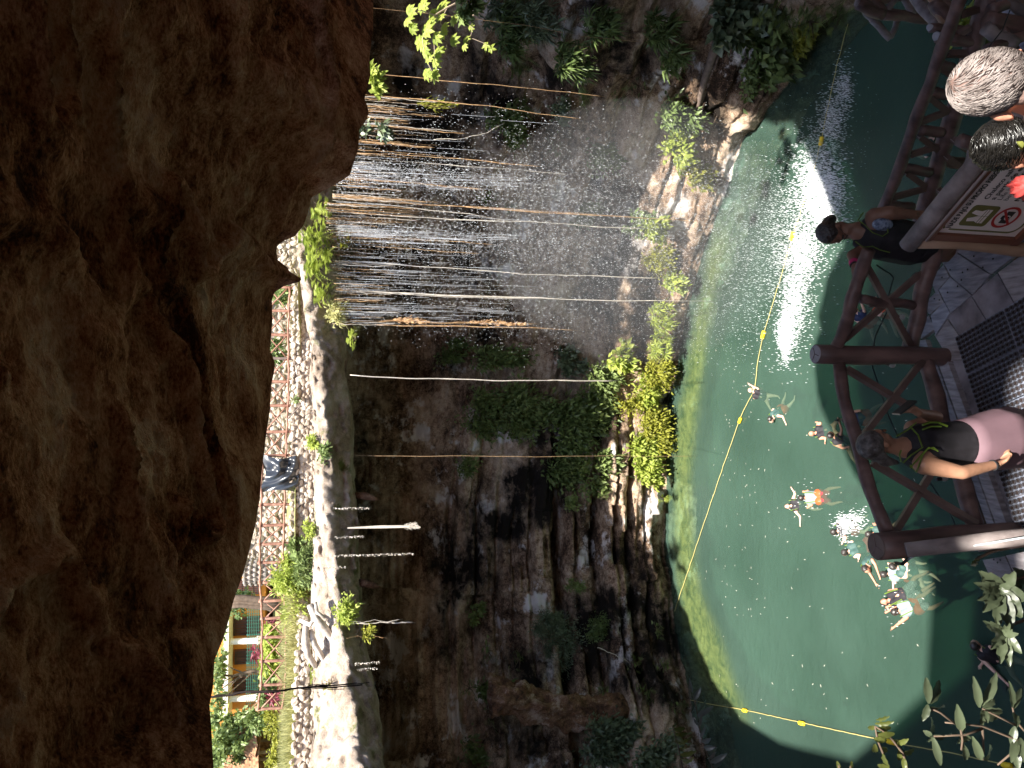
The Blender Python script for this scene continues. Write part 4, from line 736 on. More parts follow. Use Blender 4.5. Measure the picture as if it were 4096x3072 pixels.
vine([(1480, 2545), (1540, 2550), (1560, 2565)], lipY(2545) - .2, .012, 'v_orange', 'small dangling twig with curled tip', frays=2, wig=.06)
vine([(790, 2786), (900, 2782), (1000, 2768), (1150, 2756), (1450, 2740)], 10.6, .028, 'v_dark', 'black vine hanging from the cave roof in front of the garden', frays=8, wig=.03, name='hanging_vine')
vine([(2840, 2600), (2950, 2615), (3040, 2625)][0:0] or [(2390, 2590), (2440, 2610), (2500, 2640), (2520, 2655)], 33.5, .03, 'v_white', 'pale crooked root on the lower left ledge', frays=2, wig=.05)
# ---- cecropia branch with sunlit lobed leaves, close by at the top right
def lobed(mb, c, nrm, size, lobes=8, rnd=random):
    """umbrella leaf: separate lobes round a centre"""
    c = Vector(c); nrm = Vector(nrm).normalized(); a0 = rnd.uniform(0, 6); t = nrm.orthogonal().normalized(); u = nrm.cross(t)
    for i in range(lobes): a = a0 + i * 2 * math.pi / (lobes + .8); mb.leaf(c, t * math.cos(a) + u * math.sin(a) - nrm * .12, nrm, size * (.75 + .25 * math.cos(a - a0 - 3)), size * .42, .12, .18)
CY = 18.2; o = thing('cecropia_branch', 'sunlit hanging branch with lime green lobed leaves', 'branch', PY(1900, -80, CY)); tw = MB(); lf = MB()
for pth, r_ in (([(2000, -60), (1930, 40), (1880, 70), (1830, 78)], .03), ([(1900, -60), (1850, 0), (1790, 30), (1740, 60), (1700, 100)], .03), ([(1790, 30), (1760, 90), (1790, 150), (1785, 215)], .015), ([(1740, 60), (1735, 150), (1740, 240)], .015), ([(1700, 100), (1690, 160), (1700, 230), (1730, 290)], .015), ([(1740, 60), (1680, 40), (1640, 50)], .015), ([(1830, 78), (1890, 110), (1880, 160), (1870, 195)], .012), ([(1880, 150), (1930, 170), (1950, 180)], .01)):
    tw.tube([PY(x, y, CY) for x, y in pth], [r_ * (1 - .5 * i / (len(pth) - 1)) for i in range(len(pth))], 6)
for (x, y, s) in ((1690, 30, .26), (1765, 30, .30), (1640, 50, .2), (1625, 85, .2), (1632, 40, .16), (1720, 95, .28), (1700, 125, .25), (1815, 85, .18), (1680, 165, .25), (1740, 150, .2), (1775, 135, .2), (1810, 165, .2), (1775, 110, .17), (1700, 205, .16), (1745, 215, .22), (1740, 245, .2), (1715, 235, .18), (1705, 290, .2), (1740, 295, .22), (1760, 200, .16), (1860, 160, .15), (1855, 185, .12), (1880, 115, .13), (1650, 110, .14), (1725, 60, .2), (1690, 180, .2), (1760, 70, .2), (1645, 115, .18)):
    lobed(lf, PY(x, y, CY + random.uniform(-.3, .3)), (random.uniform(-.5, .5), -.7, .8), s * 1.25, 8)
for (x, y) in ((1945, 180), (1960, 195)): lobed(lf, PY(x, y, CY), (0, -.8, .5), .2, 5)
tw.build('twigs', M['paletwig'], o); lf.build('leaves', M['g_lime'], o)
for (x, y, Y, s, mt, lab, nn) in ((1870, 20, 17.5, 60, 'g_mid', 'leafy twigs behind the sunlit branch', 300), (1500, 300, 19, 35, 'g_lime', 'small pale leaves at the edge of the cave roof', 90), (1530, 520, 20, 30, 'g_grey', 'pale round leaves dangling among orange roots', 60), (1515, 345, 19, 20, 'g_lime', 'bright leaf pair beside the cave roof', 40), (1460, 530, 21, 25, 'g_grey', 'grey leaf bunch touching the cave roof edge', 50)):
    rplant(x, y, Y, s, s * .7, nn, .22, .13, mt, lab, 'leafy', cat='plant', name='hanging_plant', depth=.3, lumps=5)
# ---- falling drops: separate clouds of drops in front of the right wall
M['drop'] = simple('water_drop', (.9, .92, .95), .15, .05, 4, spec=1.0)
OCT = np.array([(1, 0, 0), (-1, 0, 0), (0, 1, 0), (0, -1, 0), (0, 0, 6.0), (0, 0, -6.0)], float); OF = np.array([(0, 2, 4), (2, 1, 4), (1, 3, 4), (3, 0, 4), (2, 0, 5), (1, 2, 5), (3, 1, 5), (0, 3, 5)])
def drops(name, P_, r_, label, cat, seed=1):
    n_ = len(P_); V = (P_[:, None, :] + OCT[None] * r_[:, None, None]).reshape(-1, 3); F = ((np.arange(n_) * 6)[:, None, None] + OF[None]).reshape(-1, 3); o = bulk(name, V, F, M['drop']); return tag(o, label, cat, kind='stuff')
rr = np.random.default_rng(9); Pd = []; Rd = []
def col_y(n_, mu, sd): return rr.normal(mu, sd, n_)
ys = np.concatenate([col_y(9000, 690, 17), col_y(4500, 700, 70), col_y(7000, 925, 14), col_y(4500, 960, 80), col_y(4500, 1120, 70), rr.uniform(380, 1330, 7500), col_y(2600, 1240, 30), col_y(1000, 460, 40)])
kind = np.concatenate([np.ones(9000), np.zeros(4500), np.ones(7000) * .8, np.zeros(4500 + 4500 + 7500 + 2600 + 1000)])
for y, kd in zip(ys, kind):
    if y < 150 or y > 1345: continue
    Y = lipY(y) + rr.normal(0, .35); top = 1.6; fr_ = rr.random() ** (1.25 if kd else .95); z = top - fr_ * 16.4; Y -= (3.4 if y < 1000 else 2.4) * fr_ ** 1.3; spread = (top - z) / 16 * .7
    u = ray(1400, y); X = u.x / u.y * Y; Pd.append((X + rr.normal(0, .25 + spread), Y + rr.normal(0, .2 + spread), z)); Rd.append(rr.choice([.0022, .0034, .0048, .007], p=[.45, .36, .17, .02]) * (1.15 if kd else 1))
drops('falling_drops', np.array(Pd), np.array(Rd), 'curtain of sparkling water drops falling from the fern covered rim', 'water drops')
th = MB()
for i in range(330):
    y = random.choice([random.gauss(690, 22), random.gauss(925, 18), random.uniform(400, 1330), random.gauss(1100, 60), random.gauss(1240, 25)])
    if not 380 < y < 1335: continue
    Y = lipY(y) + random.uniform(-.6, .1); z = 1.7 - random.random() ** 2 * 6; u = ray(1400, y); X = u.x / u.y * Y; Ln = random.uniform(.4, 2.2); th.tube([(X, Y, z), (X + random.uniform(-.01, .01), Y - .03, z - Ln * .5), (X, Y - .08, z - Ln)], [.003, .004, .002], 3, cap=False)
tag(th.build('water_threads', M['drop']), 'thin bright threads of water running off the fern covered rim', 'water threads', kind='stuff')
# white splash where the drops meet the pool
Pd = []; Rd = []
for (x, y, sx, sy, n_) in ((3290, 750, 46, 75, 2200), (3310, 830, 44, 60, 900), (3210, 1020, 40, 60, 1300), (3180, 1200, 30, 90, 1500), (3145, 1340, 16, 50, 1500), (3200, 900, 70, 110, 1600), (3330, 480, 28, 60, 900), (3380, 350, 20, 50, 500), (3260, 620, 40, 60, 700), (3080, 1080, 110, 170, 1000)):
    for _ in range(n_): p = PZ(x + rr.normal(0, sx), y + rr.normal(0, sy), WATER + .02); Pd.append((p.x, p.y, WATER + abs(rr.normal(0, .05)))); Rd.append(rr.uniform(.006, .020) if n_ > 2000 else rr.uniform(.006, .012))
drops('splash', np.array(Pd), np.array(Rd), 'white splash where the falling drops strike the pool', 'splash')
# floating leaf litter
Pl = MB()
for i in range(170):
    p = PZ(random.choice([random.gauss(2950, 60), random.uniform(2850, 3700)]), random.uniform(1350, 2900), WATER + .012)
    if p.y > 5: a = random.uniform(0, 6); Pl.leaf(p, (math.cos(a), math.sin(a), 0), Vector((0, 0, 1)), random.uniform(.05, .13), random.uniform(.012, .03), .05, 0)
o = Pl.build('floating_leaves', M['v_white']); tag(o, 'small dry leaves and twigs floating on the green pool', 'leaf litter', kind='stuff')
# ================================================================ ROPES
M['rope'] = simple('yellow_rope', (.50, .42, .16), .7, .2, 30); M['float'] = simple('yellow_float', (.80, .58, .03), .45, .1, 6)
def rope(path, floats, label, name='float_rope'):
    o = thing(name, label, 'rope', PZ(*path[0], WATER)); P_ = resample([tuple(PZ(x, y, WATER + .05)) for x, y in path], 90); mb = MB(); mb.tube([Vector(p) + Vector((0, random.uniform(-.02, .02), random.uniform(-.01, .01))) for p in P_], .014, 6); mb.build('line', M['rope'], o)
    for (x, y, s) in floats:
        p = PZ(x, y, WATER + .06); i = int(np.argmin(np.linalg.norm(P_[:, :2] - np.array([p.x, p.y]), axis=1))); d = (Vector(P_[min(89, i + 2)]) - Vector(P_[max(0, i - 2)])).normalized(); mb = MB()
        mb.tube([p - d * .16 * s, p - d * .15 * s, p - d * .11 * s, p + d * .11 * s, p + d * .15 * s, p + d * .16 * s], [.03, .08 * s, .08 * s, .08 * s, .06 * s, .02], 12); mb.build('float', M['float'], o, True)
    return o
rope([(3391, 95), (3350, 250), (3300, 480), (3285, 565), (3245, 720), (3170, 945), (3120, 1120), (3053, 1340), (3030, 1450), (3018, 1560), (2975, 1640), (2955, 1690), (2905, 1830), (2840, 2020), (2770, 2230), (2698, 2445)], [(3285, 565, 1), (3170, 945, 1.1), (3053, 1340, 1.1), (2960, 1682, .9)], 'long yellow swim line with floats crossing the pool past the falls')
rope([(2762, 2800), (2830, 2815), (2980, 2840), (3205, 2890), (3480, 2950), (3650, 2985), (3800, 3010), (4030, 3062), (4120, 3085)], [(2980, 2842, 1), (3208, 2893, 1), (3566, 2968, 1), (4030, 3062, .9)], 'shorter yellow swim line with floats near the shaded corner')
# ================================================================ DECK
M['wood_dark'] = simple('dark_varnished_log', (.09, .052, .045), .5, .35, 9, bump=.8, stretch=(1, 1, .3), c2=(.23, .14, .12), spec=.5)
M['wood_grey'] = simple('weathered_grey_log', (.18, .145, .14), .6, .25, 9, bump=.7, stretch=(1, 1, .4), c2=(.36, .31, .30), spec=.4)
M['wood_warm'] = simple('peeled_pine', (.34, .20, .12), .6, .3, 5, bump=.5, stretch=(1, 1, .2), c2=(.48, .32, .22))
M['plank'] = simple('grey_deck_plank', (.24, .21, .22), .5, .3, 6, bump=.7, stretch=(6, 1, 1), c2=(.42, .385, .40), spec=.45)  # paleness partly stands for the sky's reflection on the wet boards
M['wet'] = simple('wet_plywood', (.14, .12, .14), .14, .5, 4, bump=.6, c2=(.42, .40, .45), spec=.8)
M['brace'] = simple('square_brace', (.11, .065, .05), .5, .3, 5, bump=.3, c2=(.2, .13, .11), spec=.5)
M['brace_top'] = simple('pale_strip', (.36, .30, .29), .6, .2, 6)
M['endgrain'] = simple('pale_end_grain', (.40, .37, .38), .7, .15, 20, bump=.4)
def DZ(x, y, z): return PZ(x, y, z)
# ---- main railing
rl = thing('deck_railing', 'dark log railing with crossed braces at the edge of the viewing deck', 'railing', (0.24, 5.2, DECK))
def post(parent, top, r, zb, mat='wood_dark', endm='endgrain', lean=(0, 0), cut=None):
    a = Vector((top.x + lean[0], top.y + lean[1], zb)); mb = MB(); mb.log(a, top, r, 20, 8, .008); p = mb.build('post', M[mat], parent, True)
    c = MB(); c.tube([top + Vector((0, 0, -.002)), top + Vector((0, 0, .006))], [r * .97, r * .93], 20); c.build('sawn_top', M[endm], p)
    k = MB(); [k.box(top + Vector((math.cos(a_) * r * .35, math.sin(a_) * r * .35, .007)), (r * .75, .006, .004), Matrix.Rotation(a_, 3, 'Z')) for a_ in (.4, 2.6, 4.4)]; k.build('crack', M['wood_dark'], p)
t1 = DZ(3262, 1416, -3.42); post(rl, t1, .075, DECK - .25)
t2 = DZ(3507, 2186, -3.45); post(rl, t2, .092, DECK - .25, endm='graylog', lean=(.07, 0))
def rail(parent, pts, r, mat, name='rail', n=14):
    P_ = resample([tuple(p) for p in pts], 14); mb = MB(); ph = random.uniform(0, 6); mb.tube([Vector(p) + Vector((0, 0, .010 * math.sin(ph + i * .9))) for i, p in enumerate(P_)], [r * (1 + .07 * math.sin(ph + i * 1.7)) for i in range(14)], n); return mb.build(name, M[mat], parent, True)
rail(rl, [DZ(3350, 1440, -3.62), DZ(3385, 1620, -3.60), DZ(3440, 1830, -3.6), DZ(3545, 2130, -3.6)], .048, 'wood_dark')
rail(rl, [DZ(3342, 1400, -3.60), DZ(3400, 1250, -3.6), DZ(3430, 1110, -3.6), DZ(3480, 1000, -3.6)], .050, 'wood_dark')
rail(rl, [DZ(3700, 1440, -4.42), DZ(3790, 1750, -4.42), DZ(3905, 2105, -4.42)], .062, 'wood_dark')
rail(rl, [DZ(3642, 1400, -4.40), DZ(3672, 1250, -4.4), DZ(3705, 1110, -4.4), DZ(3740, 990, -4.4)], .062, 'wood_dark')
def brace(parent, a, b_, w_=.05, h_=.045, mat='brace'):
    mb = MB(); mb.beam(a, b_, w_, h_); o = mb.build('brace', M[mat], parent)
    o2 = MB(); u = Vector((0, 0, h_ / 2 + .003)); o2.beam(a + u + (b_ - a) * .04, b_ + u - (b_ - a) * .04, w_ * .9, .006); o2.build('top_strip', M['brace_top'], o); return o  # pale strip laid along the upper side of each brace
brace(rl, DZ(3368, 1470, -3.66), DZ(3885, 2085, -4.36)) if False else None
for (xa, ya, xb, yb) in ((3372, 1480, 3730, 1640), (3700, 1455, 3445, 1735)):
    pass
# far panel (from post 1 to mid post at y~1760): X, then second X to post 2
brace(rl, DZ(3385, 1475, -3.66), DZ(3740, 1690, -4.36)); brace(rl, DZ(3688, 1445, -4.36), DZ(3455, 1740, -3.68))
brace(rl, DZ(3490, 1850, -3.66), DZ(3905, 2095, -4.36)); brace(rl, DZ(3780, 1800, -4.36), DZ(3585, 2120, -3.68))
brace(rl, DZ(3375, 1360, -3.66), DZ(3680, 1095, -4.36)); brace(rl, DZ(3645, 1390, -4.36), DZ(3455, 1045, -3.68))
MB().log(DZ(3445, 1195, -3.68), DZ(3660, 1225, -4.38), .038, 12).build('upright', M['wood_dark'], rl, True)
# ---- slanted handrail log lashed to the near post, with a pale cable and bulb
hr = thing('handrail_log', 'pale grey handrail log slanting past the near railing post', 'handrail', DZ(3640, 2195, -3.6)); mb = MB(); A_ = DZ(3625, 2200, -3.50); B_ = A_ + (ray(4160, 2140) * 4.55 - A_)
mb.tube([A_, A_.lerp(B_, .3), A_.lerp(B_, .7), B_], [.050, .052, .056, .056], 16, wob=.02); mb.build('log', M['wood_grey'], hr, True)
M['cable_w'] = simple('pale_cable', (.55, .62, .64), .5, .1, 9); M['cable_k'] = simple('black_cable', (.015, .02, .02), .5, .1, 9); M['bulbglass'] = simple('frosted_bulb', (.62, .62, .60), .15, .05, 5, spec=.8); M['socket'] = simple('dark_socket', (.05, .04, .04), .4, .2, 5)
off_ = Vector((-.03, -.04, .0)); cb = MB(); cb.tube([PY(3630, 2240, 4.4), PY(3660, 2222, 4.3), PY(3850, 2190, 4.05), PY(4110, 2148, 3.75)], .007, 8); o = cb.build('cable', M['cable_w'], None, True); tag(o, 'pale cable running along the slanted handrail log', 'cable')
cb = MB(); cb.tube([PY(3585, 2252, 4.5), PY(3610, 2256, 4.4), PY(3632, 2235, 4.4), PY(3645, 2222, 4.38)], .012, 8); o = cb.build('cable', M['cable_k'], None, True); tag(o, 'short black cable bent around the near railing post', 'cable')
# string of festoon bulbs hung on the outside of the railing
sl = thing('festoon_lights', 'black string of festoon bulbs hung along the railing', 'string lights', DZ(3480, 1110, -4)); cy_ = lambda x, y: PY(x, y, 5.45 - .0009 * max(0, y - 1450))
path = [(3505, 1060), (3575, 1105), (3555, 1180), (3552, 1240), (3500, 1345), (3492, 1400), (3490, 1470), (3520, 1560), (3545, 1640), (3560, 1680), (3640, 1850), (3720, 1930), (3765, 2000), (3805, 2060), (3830, 2130)]
cb = MB(); cb.tube([Vector(p) for p in resample([tuple(cy_(*p)) for p in path], 50)], .006, 6); cb.build('cable', M['cable_k'], sl)
for (x, y, dx, dy) in ((3575, 1266, 26, 2), (3535, 1452, 18, 4), (3745, 1918, 34, -4), (4010, 2190, 22, -4), (3690, 1003, 20, 4)):
    p = cy_(x, y); q = cy_(x + dx, y + dy); mb = MB(); d = (q - p).normalized(); k = MB().tube([p, p + d * .045], [.013, .017], 10).build('socket', M['socket'], sl); MB().tube([p + d * .045, p + d * .055, p + d * .075, p + d * .095, p + d * .11], [.012, .018, .027, .024, .006], 12).build('bulb', M['bulbglass'], k, True)
# ---- deck floor
def slab(name, pix, z, th, mat, parent=None):
    P_ = [DZ(x, y, z) for x, y in pix]; n_ = len(P_); V = [tuple(p) for p in P_] + [(p.x, p.y, p.z - th) for p in P_]; F = [tuple(range(n_)), tuple(range(n_, 2 * n_))[::-1]] + [(i, i + n_, (i + 1) % n_ + n_, (i + 1) % n_) for i in range(n_)]; return mesh(name, V, F, M[mat], parent)
dk = thing('viewing_deck', 'weathered grey plank viewing deck with wet plywood sheets', 'deck', (0, 4, DECK))
slab('edge_board', [(3722, 1455), (3745, 1450), (3985, 2120), (3955, 2120)], DECK + .02, .06, 'plank', dk)
slab('edge_board', [(3752, 1450), (3790, 1445), (4040, 2135), (3995, 2130)], DECK + .02, .06, 'plank', dk)
slab('deck_sheet', [(3796, 1445), (3905, 1180), (4300, 1180), (4300, 2330), (4075, 2150)], DECK - .03, .05, 'wet', dk)
slab('end_board', [(3930, 2240), (4020, 2225), (4068, 2335), (3978, 2348)], DECK + .02, .05, 'plank', dk)
slab('end_board', [(4024, 2222), (4180, 2190), (4220, 2310), (4072, 2334)], DECK + .02, .05, 'plank', dk)
slab('deck_sheet', [(3786, 1262), (3884, 1186), (3948, 1290), (3846, 1352)], DECK + .0, .03, 'wet', dk)
slab('deck_sheet', [(3888, 1182), (3988, 1094), (4060, 1224), (3952, 1288)], DECK + .0, .03, 'wet', dk)
slab('deck_sheet', [(3992, 1090), (4180, 950), (4260, 1100), (4064, 1222)], DECK + .0, .03, 'plank', dk)
slab('deck_sheet', [(3738, 1340), (3782, 1268), (3842, 1354), (3870, 1440), (3800, 1446)], DECK - .004, .03, 'plank', dk)
beam = MB(); beam.beam(DZ(3745, 1440, DECK - .2), DZ(3990, 2200, DECK - .2), .14, .22); beam.build('joist', M['wood_dark'], dk)
MB().log(DZ(3770, 1460, DECK - 1.6) , DZ(3760, 1460, DECK - .3), .1, 10).build('support_post', M['wood_dark'], dk, True)
# nails
nb = MB()
for (x, y) in ((3722, 1275), (3737, 1195), (3757, 1200), (3768, 1110), (3800, 1080), (3830, 1145), (3845, 1120), (3870, 1078), (3895, 1025), (3931, 1070), (3972, 1035), (3790, 1170), (3850, 1090), (3975, 2238), (4001, 2240), (3990, 2250)): nb.ell(DZ(x, y, DECK + .045), (.008, .008, .004), None, 8, 4)
# stair treads running off to the water side, faced with chicken wire
tr_ = thing('wooden_steps', 'grey wooden steps covered with wire mesh at the side of the deck', 'steps', DZ(3800, 1180, DECK))
for i, pix in enumerate((((3662, 1384), (3672, 1362), (3702, 1358), (3712, 1388)), ((3668, 1328), (3672, 1306), (3714, 1262), (3740, 1314), (3684, 1356)), ((3698, 1222), (3704, 1206), (3752, 1160), (3774, 1210), (3716, 1258)), ((3728, 1134), (3738, 1096), (3774, 1060), (3796, 1108), (3742, 1170)), ((3762, 1038), (3772, 1012), (3820, 960), (3842, 1010), (3776, 1062)))): slab('tread', pix, DECK - .02 - .004 * (i % 2), .045, 'plank', tr_)
M['meshmetal'] = simple('wire_mesh_plank', (.20, .20, .24), .4, .2, 7, bump=.5, stretch=(5, 1, 1), c2=(.38, .38, .44), spec=.5)
slab('mesh_tread', [(3722, 1262), (3776, 1208), (3800, 1252), (3742, 1340)], DECK + .01, .03, 'meshmetal', tr_)
slab('mesh_tread', [(3756, 1160), (3800, 1108), (3886, 1182), (3802, 1252), (3778, 1206)], DECK + .012, .03, 'meshmetal', tr_)
slab('mesh_tread', [(3780, 1062), (3826, 1012), (3960, 1100), (3890, 1178), (3804, 1106)], DECK + .014, .03, 'meshmetal', tr_)
slab('mesh_tread', [(3830, 1008), (3880, 950), (4110, 940), (4068, 1015), (3964, 1096)], DECK + .016, .03, 'meshmetal', tr_)
nb.build('nail_heads', M['cable_k'], dk)
# rubber mats with rings
M['rubber'] = simple('black_rubber', (.07, .066, .075), .35, .2, 12, spec=.5); M['rubber_gap'] = simple('wet_floor_gap', (.20, .22, .28), .2, .3, 8, spec=.7); M['hole'] = simple('painted_hole_shade', (.03, .018, .015), .6, .3, 8)  # hole discs are flat, painted dark for the shade inside the rings
o0 = DZ(3862, 1592, DECK + .004) ; ex = (DZ(4032, 1262, DECK) - DZ(3826, 1352, DECK)).normalized()
c00 = DZ(3826, 1350, DECK); c10 = DZ(4040, 1224, DECK); c01 = DZ(3868, 1476, DECK); ux = (c10 - c00).normalized(); uy = Vector((ux.y, -ux.x, 0)); uy = uy if uy.dot(c01 - c00) > 0 else -uy
def mat_(i, j, nx=12, ny=8, pitch=.040):
    W_ = nx * pitch + .014; H_ = ny * pitch + .014; org = c00 + ux * (i * W_) + uy * (j * H_); org.z = DECK + .004; t = thing('rubber_mat', MATL.get((i, j)) or 'black ring mat %s from the wet plywood, %s from the railing' % (PREP[j], COLW[i]), 'mat', org, 'rubber ring mats')
    mb = MB(); z1 = .010
    P_ = [org + Vector((0, 0, z1)), org + ux * (W_ - .008) + Vector((0, 0, z1)), org + ux * (W_ - .008) + uy * (H_ - .008) + Vector((0, 0, z1)), org + uy * (H_ - .008) + Vector((0, 0, z1))]
    mb.add([tuple(p) for p in P_], [(0, 1, 2, 3)]); mb.build('base', M['rubber_gap'], t); rg = MB(); hl = MB()
    for a in range(nx):
        for b_ in range(ny):
            c = org + ux * (.007 + (a + .5) * pitch) + uy * (.007 + (b_ + .5) * pitch); V = []; n8 = 10
            for r_, z_ in ((.0185, .010), (.0175, .022), (.0135, .022), (.0125, .012)):
                for k in range(n8): th = 2 * math.pi * k / n8; V.append((c.x + r_ * math.cos(th), c.y + r_ * math.sin(th), org.z + z_))
            rg.add(V, [(q * n8 + k, q * n8 + (k + 1) % n8, (q + 1) * n8 + (k + 1) % n8, (q + 1) * n8 + k) for q in range(3) for k in range(n8)]); hl.add([V[3 * n8 + k] for k in range(n8)], [tuple(range(n8))])
    rg.build('rings', M['rubber'], t); hl.build('holes', M['hole'], t)
MATL = {(0, 0): 'black ring mat nearest the first railing post and the wet plywood', (1, 0): 'black ring mat against the wet plywood joint, next to the nearest one', (0, 1): 'black ring mat between the railing and the sunlit mats', (1, 1): 'black ring mat partly in the patch of sun'}
COLW = ['nearest', 'second', 'third', 'fourth', 'fifth']
PREP = ['first row', 'second row', 'third row', 'fourth row', 'fifth row', 'sixth row', 'seventh row']
for j in range(0, 8):
    for i in range(0, 5):
        W_ = 12 * .04 + .014; H_ = 8 * .04 + .014; p = c00 + ux * ((i + .5) * W_) + uy * ((j + .5) * H_); q = p.dot(CF); px = 2048 - F_PX * p.dot(CU) / q; py = 1536 - F_PX * p.dot(CR) / q
        if px < 4250 and 1150 < py < 2210: mat_(i, j)
# ================================================================ SIGN
M['signwhite'] = simple('sign_cream', (.80, .72, .69), .35, .03, 2); M['signink'] = simple('sign_ink', (.04, .035, .03), .5, .05, 4); M['signolive'] = simple('sign_olive', (.16, .15, .04), .5, .05, 4); M['signred'] = simple('sign_red', (.45, .03, .025), .5, .05, 4); M['signframe'] = simple('varnished_frame', (.16, .06, .035), .35, .3, 4, bump=.3, stretch=(1, 1, .2))
TL = PY(3742, 928, 4.20); BLy = PY(4059, 932, 4.20); TR = PZ(3981, 652, TL.z); sx_ = (TR - TL); sx_.z = 0; sx_.normalize(); sz_ = Vector((0, 0, -1)); sn = sx_.cross(Vector((0, 0, 1))); sn = sn if sn.y < 0 else -sn
Hs = TL.z - BLy.z; Ws = .98; sg = thing('warning_sign', 'cream warning sign with olive border in a log frame', 'sign', TL)
def S(u, v, d=0): return TL + sx_ * u + sz_ * v + sn * d        # metres from the top left corner of the board
def plate(name, pts, d, mat, parent, th=.0):
    V = [tuple(S(u, v, d)) for u, v in pts]; n_ = len(V); V2 = [tuple(S(u, v, d - .002)) for u, v in pts]; return mesh(name, V + V2, [tuple(range(n_)), tuple(range(n_, 2 * n_))[::-1]] + [(i, i + n_, (i + 1) % n_ + n_, (i + 1) % n_) for i in range(n_)], M[mat], parent)
bd = MB(); bd.box(S(Ws / 2, Hs / 2, -.015), (Ws, .03, Hs), Matrix((sx_, -sn, Vector((0, 0, 1)))).transposed()); board = bd.build('board', M['signwhite'], sg)
# olive border line with one rounded corner
def strip(pts, w_, d, name, mat, parent):
    V = []; n_ = len(pts)
    for i, (u, v) in enumerate(pts):
        a = pts[max(0, i - 1)]; b_ = pts[min(n_ - 1, i + 1)]; dx, dy = b_[0] - a[0], b_[1] - a[1]; L_ = math.hypot(dx, dy) + 1e-9; nx, ny = -dy / L_ * w_ / 2, dx / L_ * w_ / 2; V += [tuple(S(u + nx, v + ny, d)), tuple(S(u - nx, v - ny, d))]
    return mesh(name, V, [(2 * i, 2 * i + 1, 2 * i + 3, 2 * i + 2) for i in range(n_ - 1)], M[mat], parent)
arc = lambda cx, cy, r, a0, a1, n_=10: [(cx + r * math.cos(a0 + (a1 - a0) * i / n_), cy + r * math.sin(a0 + (a1 - a0) * i / n_)) for i in range(n_ + 1)]
mg = .035
strip([(mg, .075)] + [(mg, Hs - .10)] + arc(mg + .07, Hs - .10, .07, math.pi, math.pi / 2) + [(Ws, Hs - .03)], .014, .003, 'border_line', 'signolive', board)
strip(arc(mg + .045, mg + .025, .045, math.pi, 1.5 * math.pi, 6)[2:] + [(Ws, mg - .02)], .014, .003, 'border_line', 'signolive', board)
def text(body, u, v, size, mat, bold=0, wx=1.0):
    c = bpy.data.curves.new('t', 'FONT'); c.body = body; c.size = size; c.offset = bold; c.extrude = .0; to = bpy.data.objects.new('t', c); COL.objects.link(to); dg = bpy.context.evaluated_depsgraph_get(); me = bpy.data.meshes.new_from_object(to.evaluated_get(dg)); bpy.data.objects.remove(to)
    for q in me.vertices: p = S(u + q.co.x * wx, v - q.co.y, .004); q.co = p
    return link('lettering', me, M[mat], board)
text('NADE BAJO SU PROPIO RIESGO', .045, .078, .052, 'signink', .0022, .68); text('|', .60, .078, .05, 'signolive', .001); text('SWIM AT YOUR OWN RISK', .635, .078, .052, 'signink', .0022, .68)
text('Chaleco salvavidas', .30, .165, .050, 'signink', .0012); text('a partir de este punto', .30, .215, .050, 'signink', .0012); text('Life jacket required', .30, .263, .046, 'signink', .0002); text('beyond this point', .30, .310, .046, 'signink', .0002)
text('No usar cámaras', .30, .395, .050, 'signink', .0012); text('mientras nada', .30, .445, .050, 'signink', .0012)
# life jacket pictogram: olive rounded square with white jacket
sq = arc(.10, .135, .025, math.pi, 1.5 * math.pi, 5) + arc(.225, .135, .025, 1.5 * math.pi, 2 * math.pi, 5) + arc(.225, .29, .025, 0, math.pi / 2, 5) + arc(.10, .29, .025, math.pi / 2, math.pi, 5); plate('pictogram', sq, .005, 'signolive', board)
plate('jacket_symbol', [(.115, .145), (.14, .135), (.15, .17), (.1625, .2), (.1625, .27), (.105, .27), (.105, .23), (.12, .20)], .008, 'signwhite', board); plate('jacket_symbol', [(.21, .145), (.185, .135), (.175, .17), (.1665, .2), (.1665, .27), (.22, .27), (.22, .23), (.205, .20)], .008, 'signwhite', board)
strip([(.105, .225), (.22, .225)], .005, .010, 'jacket_strap', 'signolive', board); strip([(.105, .245), (.22, .245)], .005, .010, 'jacket_strap', 'signolive', board)
# prohibition ring with camera and slash
ccx, ccy, cr_ = .165, .415, .082; strip(arc(ccx, ccy, cr_, 0, 2 * math.pi, 40), .018, .006, 'prohibition_ring', 'signred', board)
plate('camera_symbol', [(ccx - .05, ccy - .02), (ccx - .02, ccy - .02), (ccx - .012, ccy - .035), (ccx + .012, ccy - .035), (ccx + .02, ccy - .02), (ccx + .05, ccy - .02), (ccx + .05, ccy + .035), (ccx - .05, ccy + .035)], .006, 'signink', board); plate('camera_lens', arc(ccx, ccy + .008, .02, 0, 2 * math.pi, 18)[:-1], .009, 'signwhite', board); plate('camera_lens', arc(ccx, ccy + .008, .013, 0, 2 * math.pi, 18)[:-1], .011, 'signink', board)
strip([(ccx - .058, ccy + .058), (ccx + .058, ccy - .058)], .016, .013, 'prohibition_slash', 'signred', board)
fr = MB(); RX = Matrix((sx_, -sn, Vector((0, 0, 1)))).transposed(); fr.box(S(Ws / 2, -.03, .0), (Ws + .12, .05, .055), RX); fr.box(S(-.028, Hs / 2, .0), (.05, .05, Hs), RX); fr.box(S(Ws / 2, Hs + .03, .0), (Ws + .12, .05, .055), RX); fr.build('frame', M['signframe'], sg)
MB().tube([S(-.16, -.095, -.02), S(.3, -.10, -.02), S(.7, -.10, -.02), S(1.15, -.10, -.02)], [.058, .06, .056, .06], 16, wob=.02).build('top_log', M['wood_grey'], sg, True)
MB().log(S(-.105, -.04, -.02), S(-.105, 1.5, -.02), .052, 14, 6, .02).build('post', M['wood_warm'], sg, True)
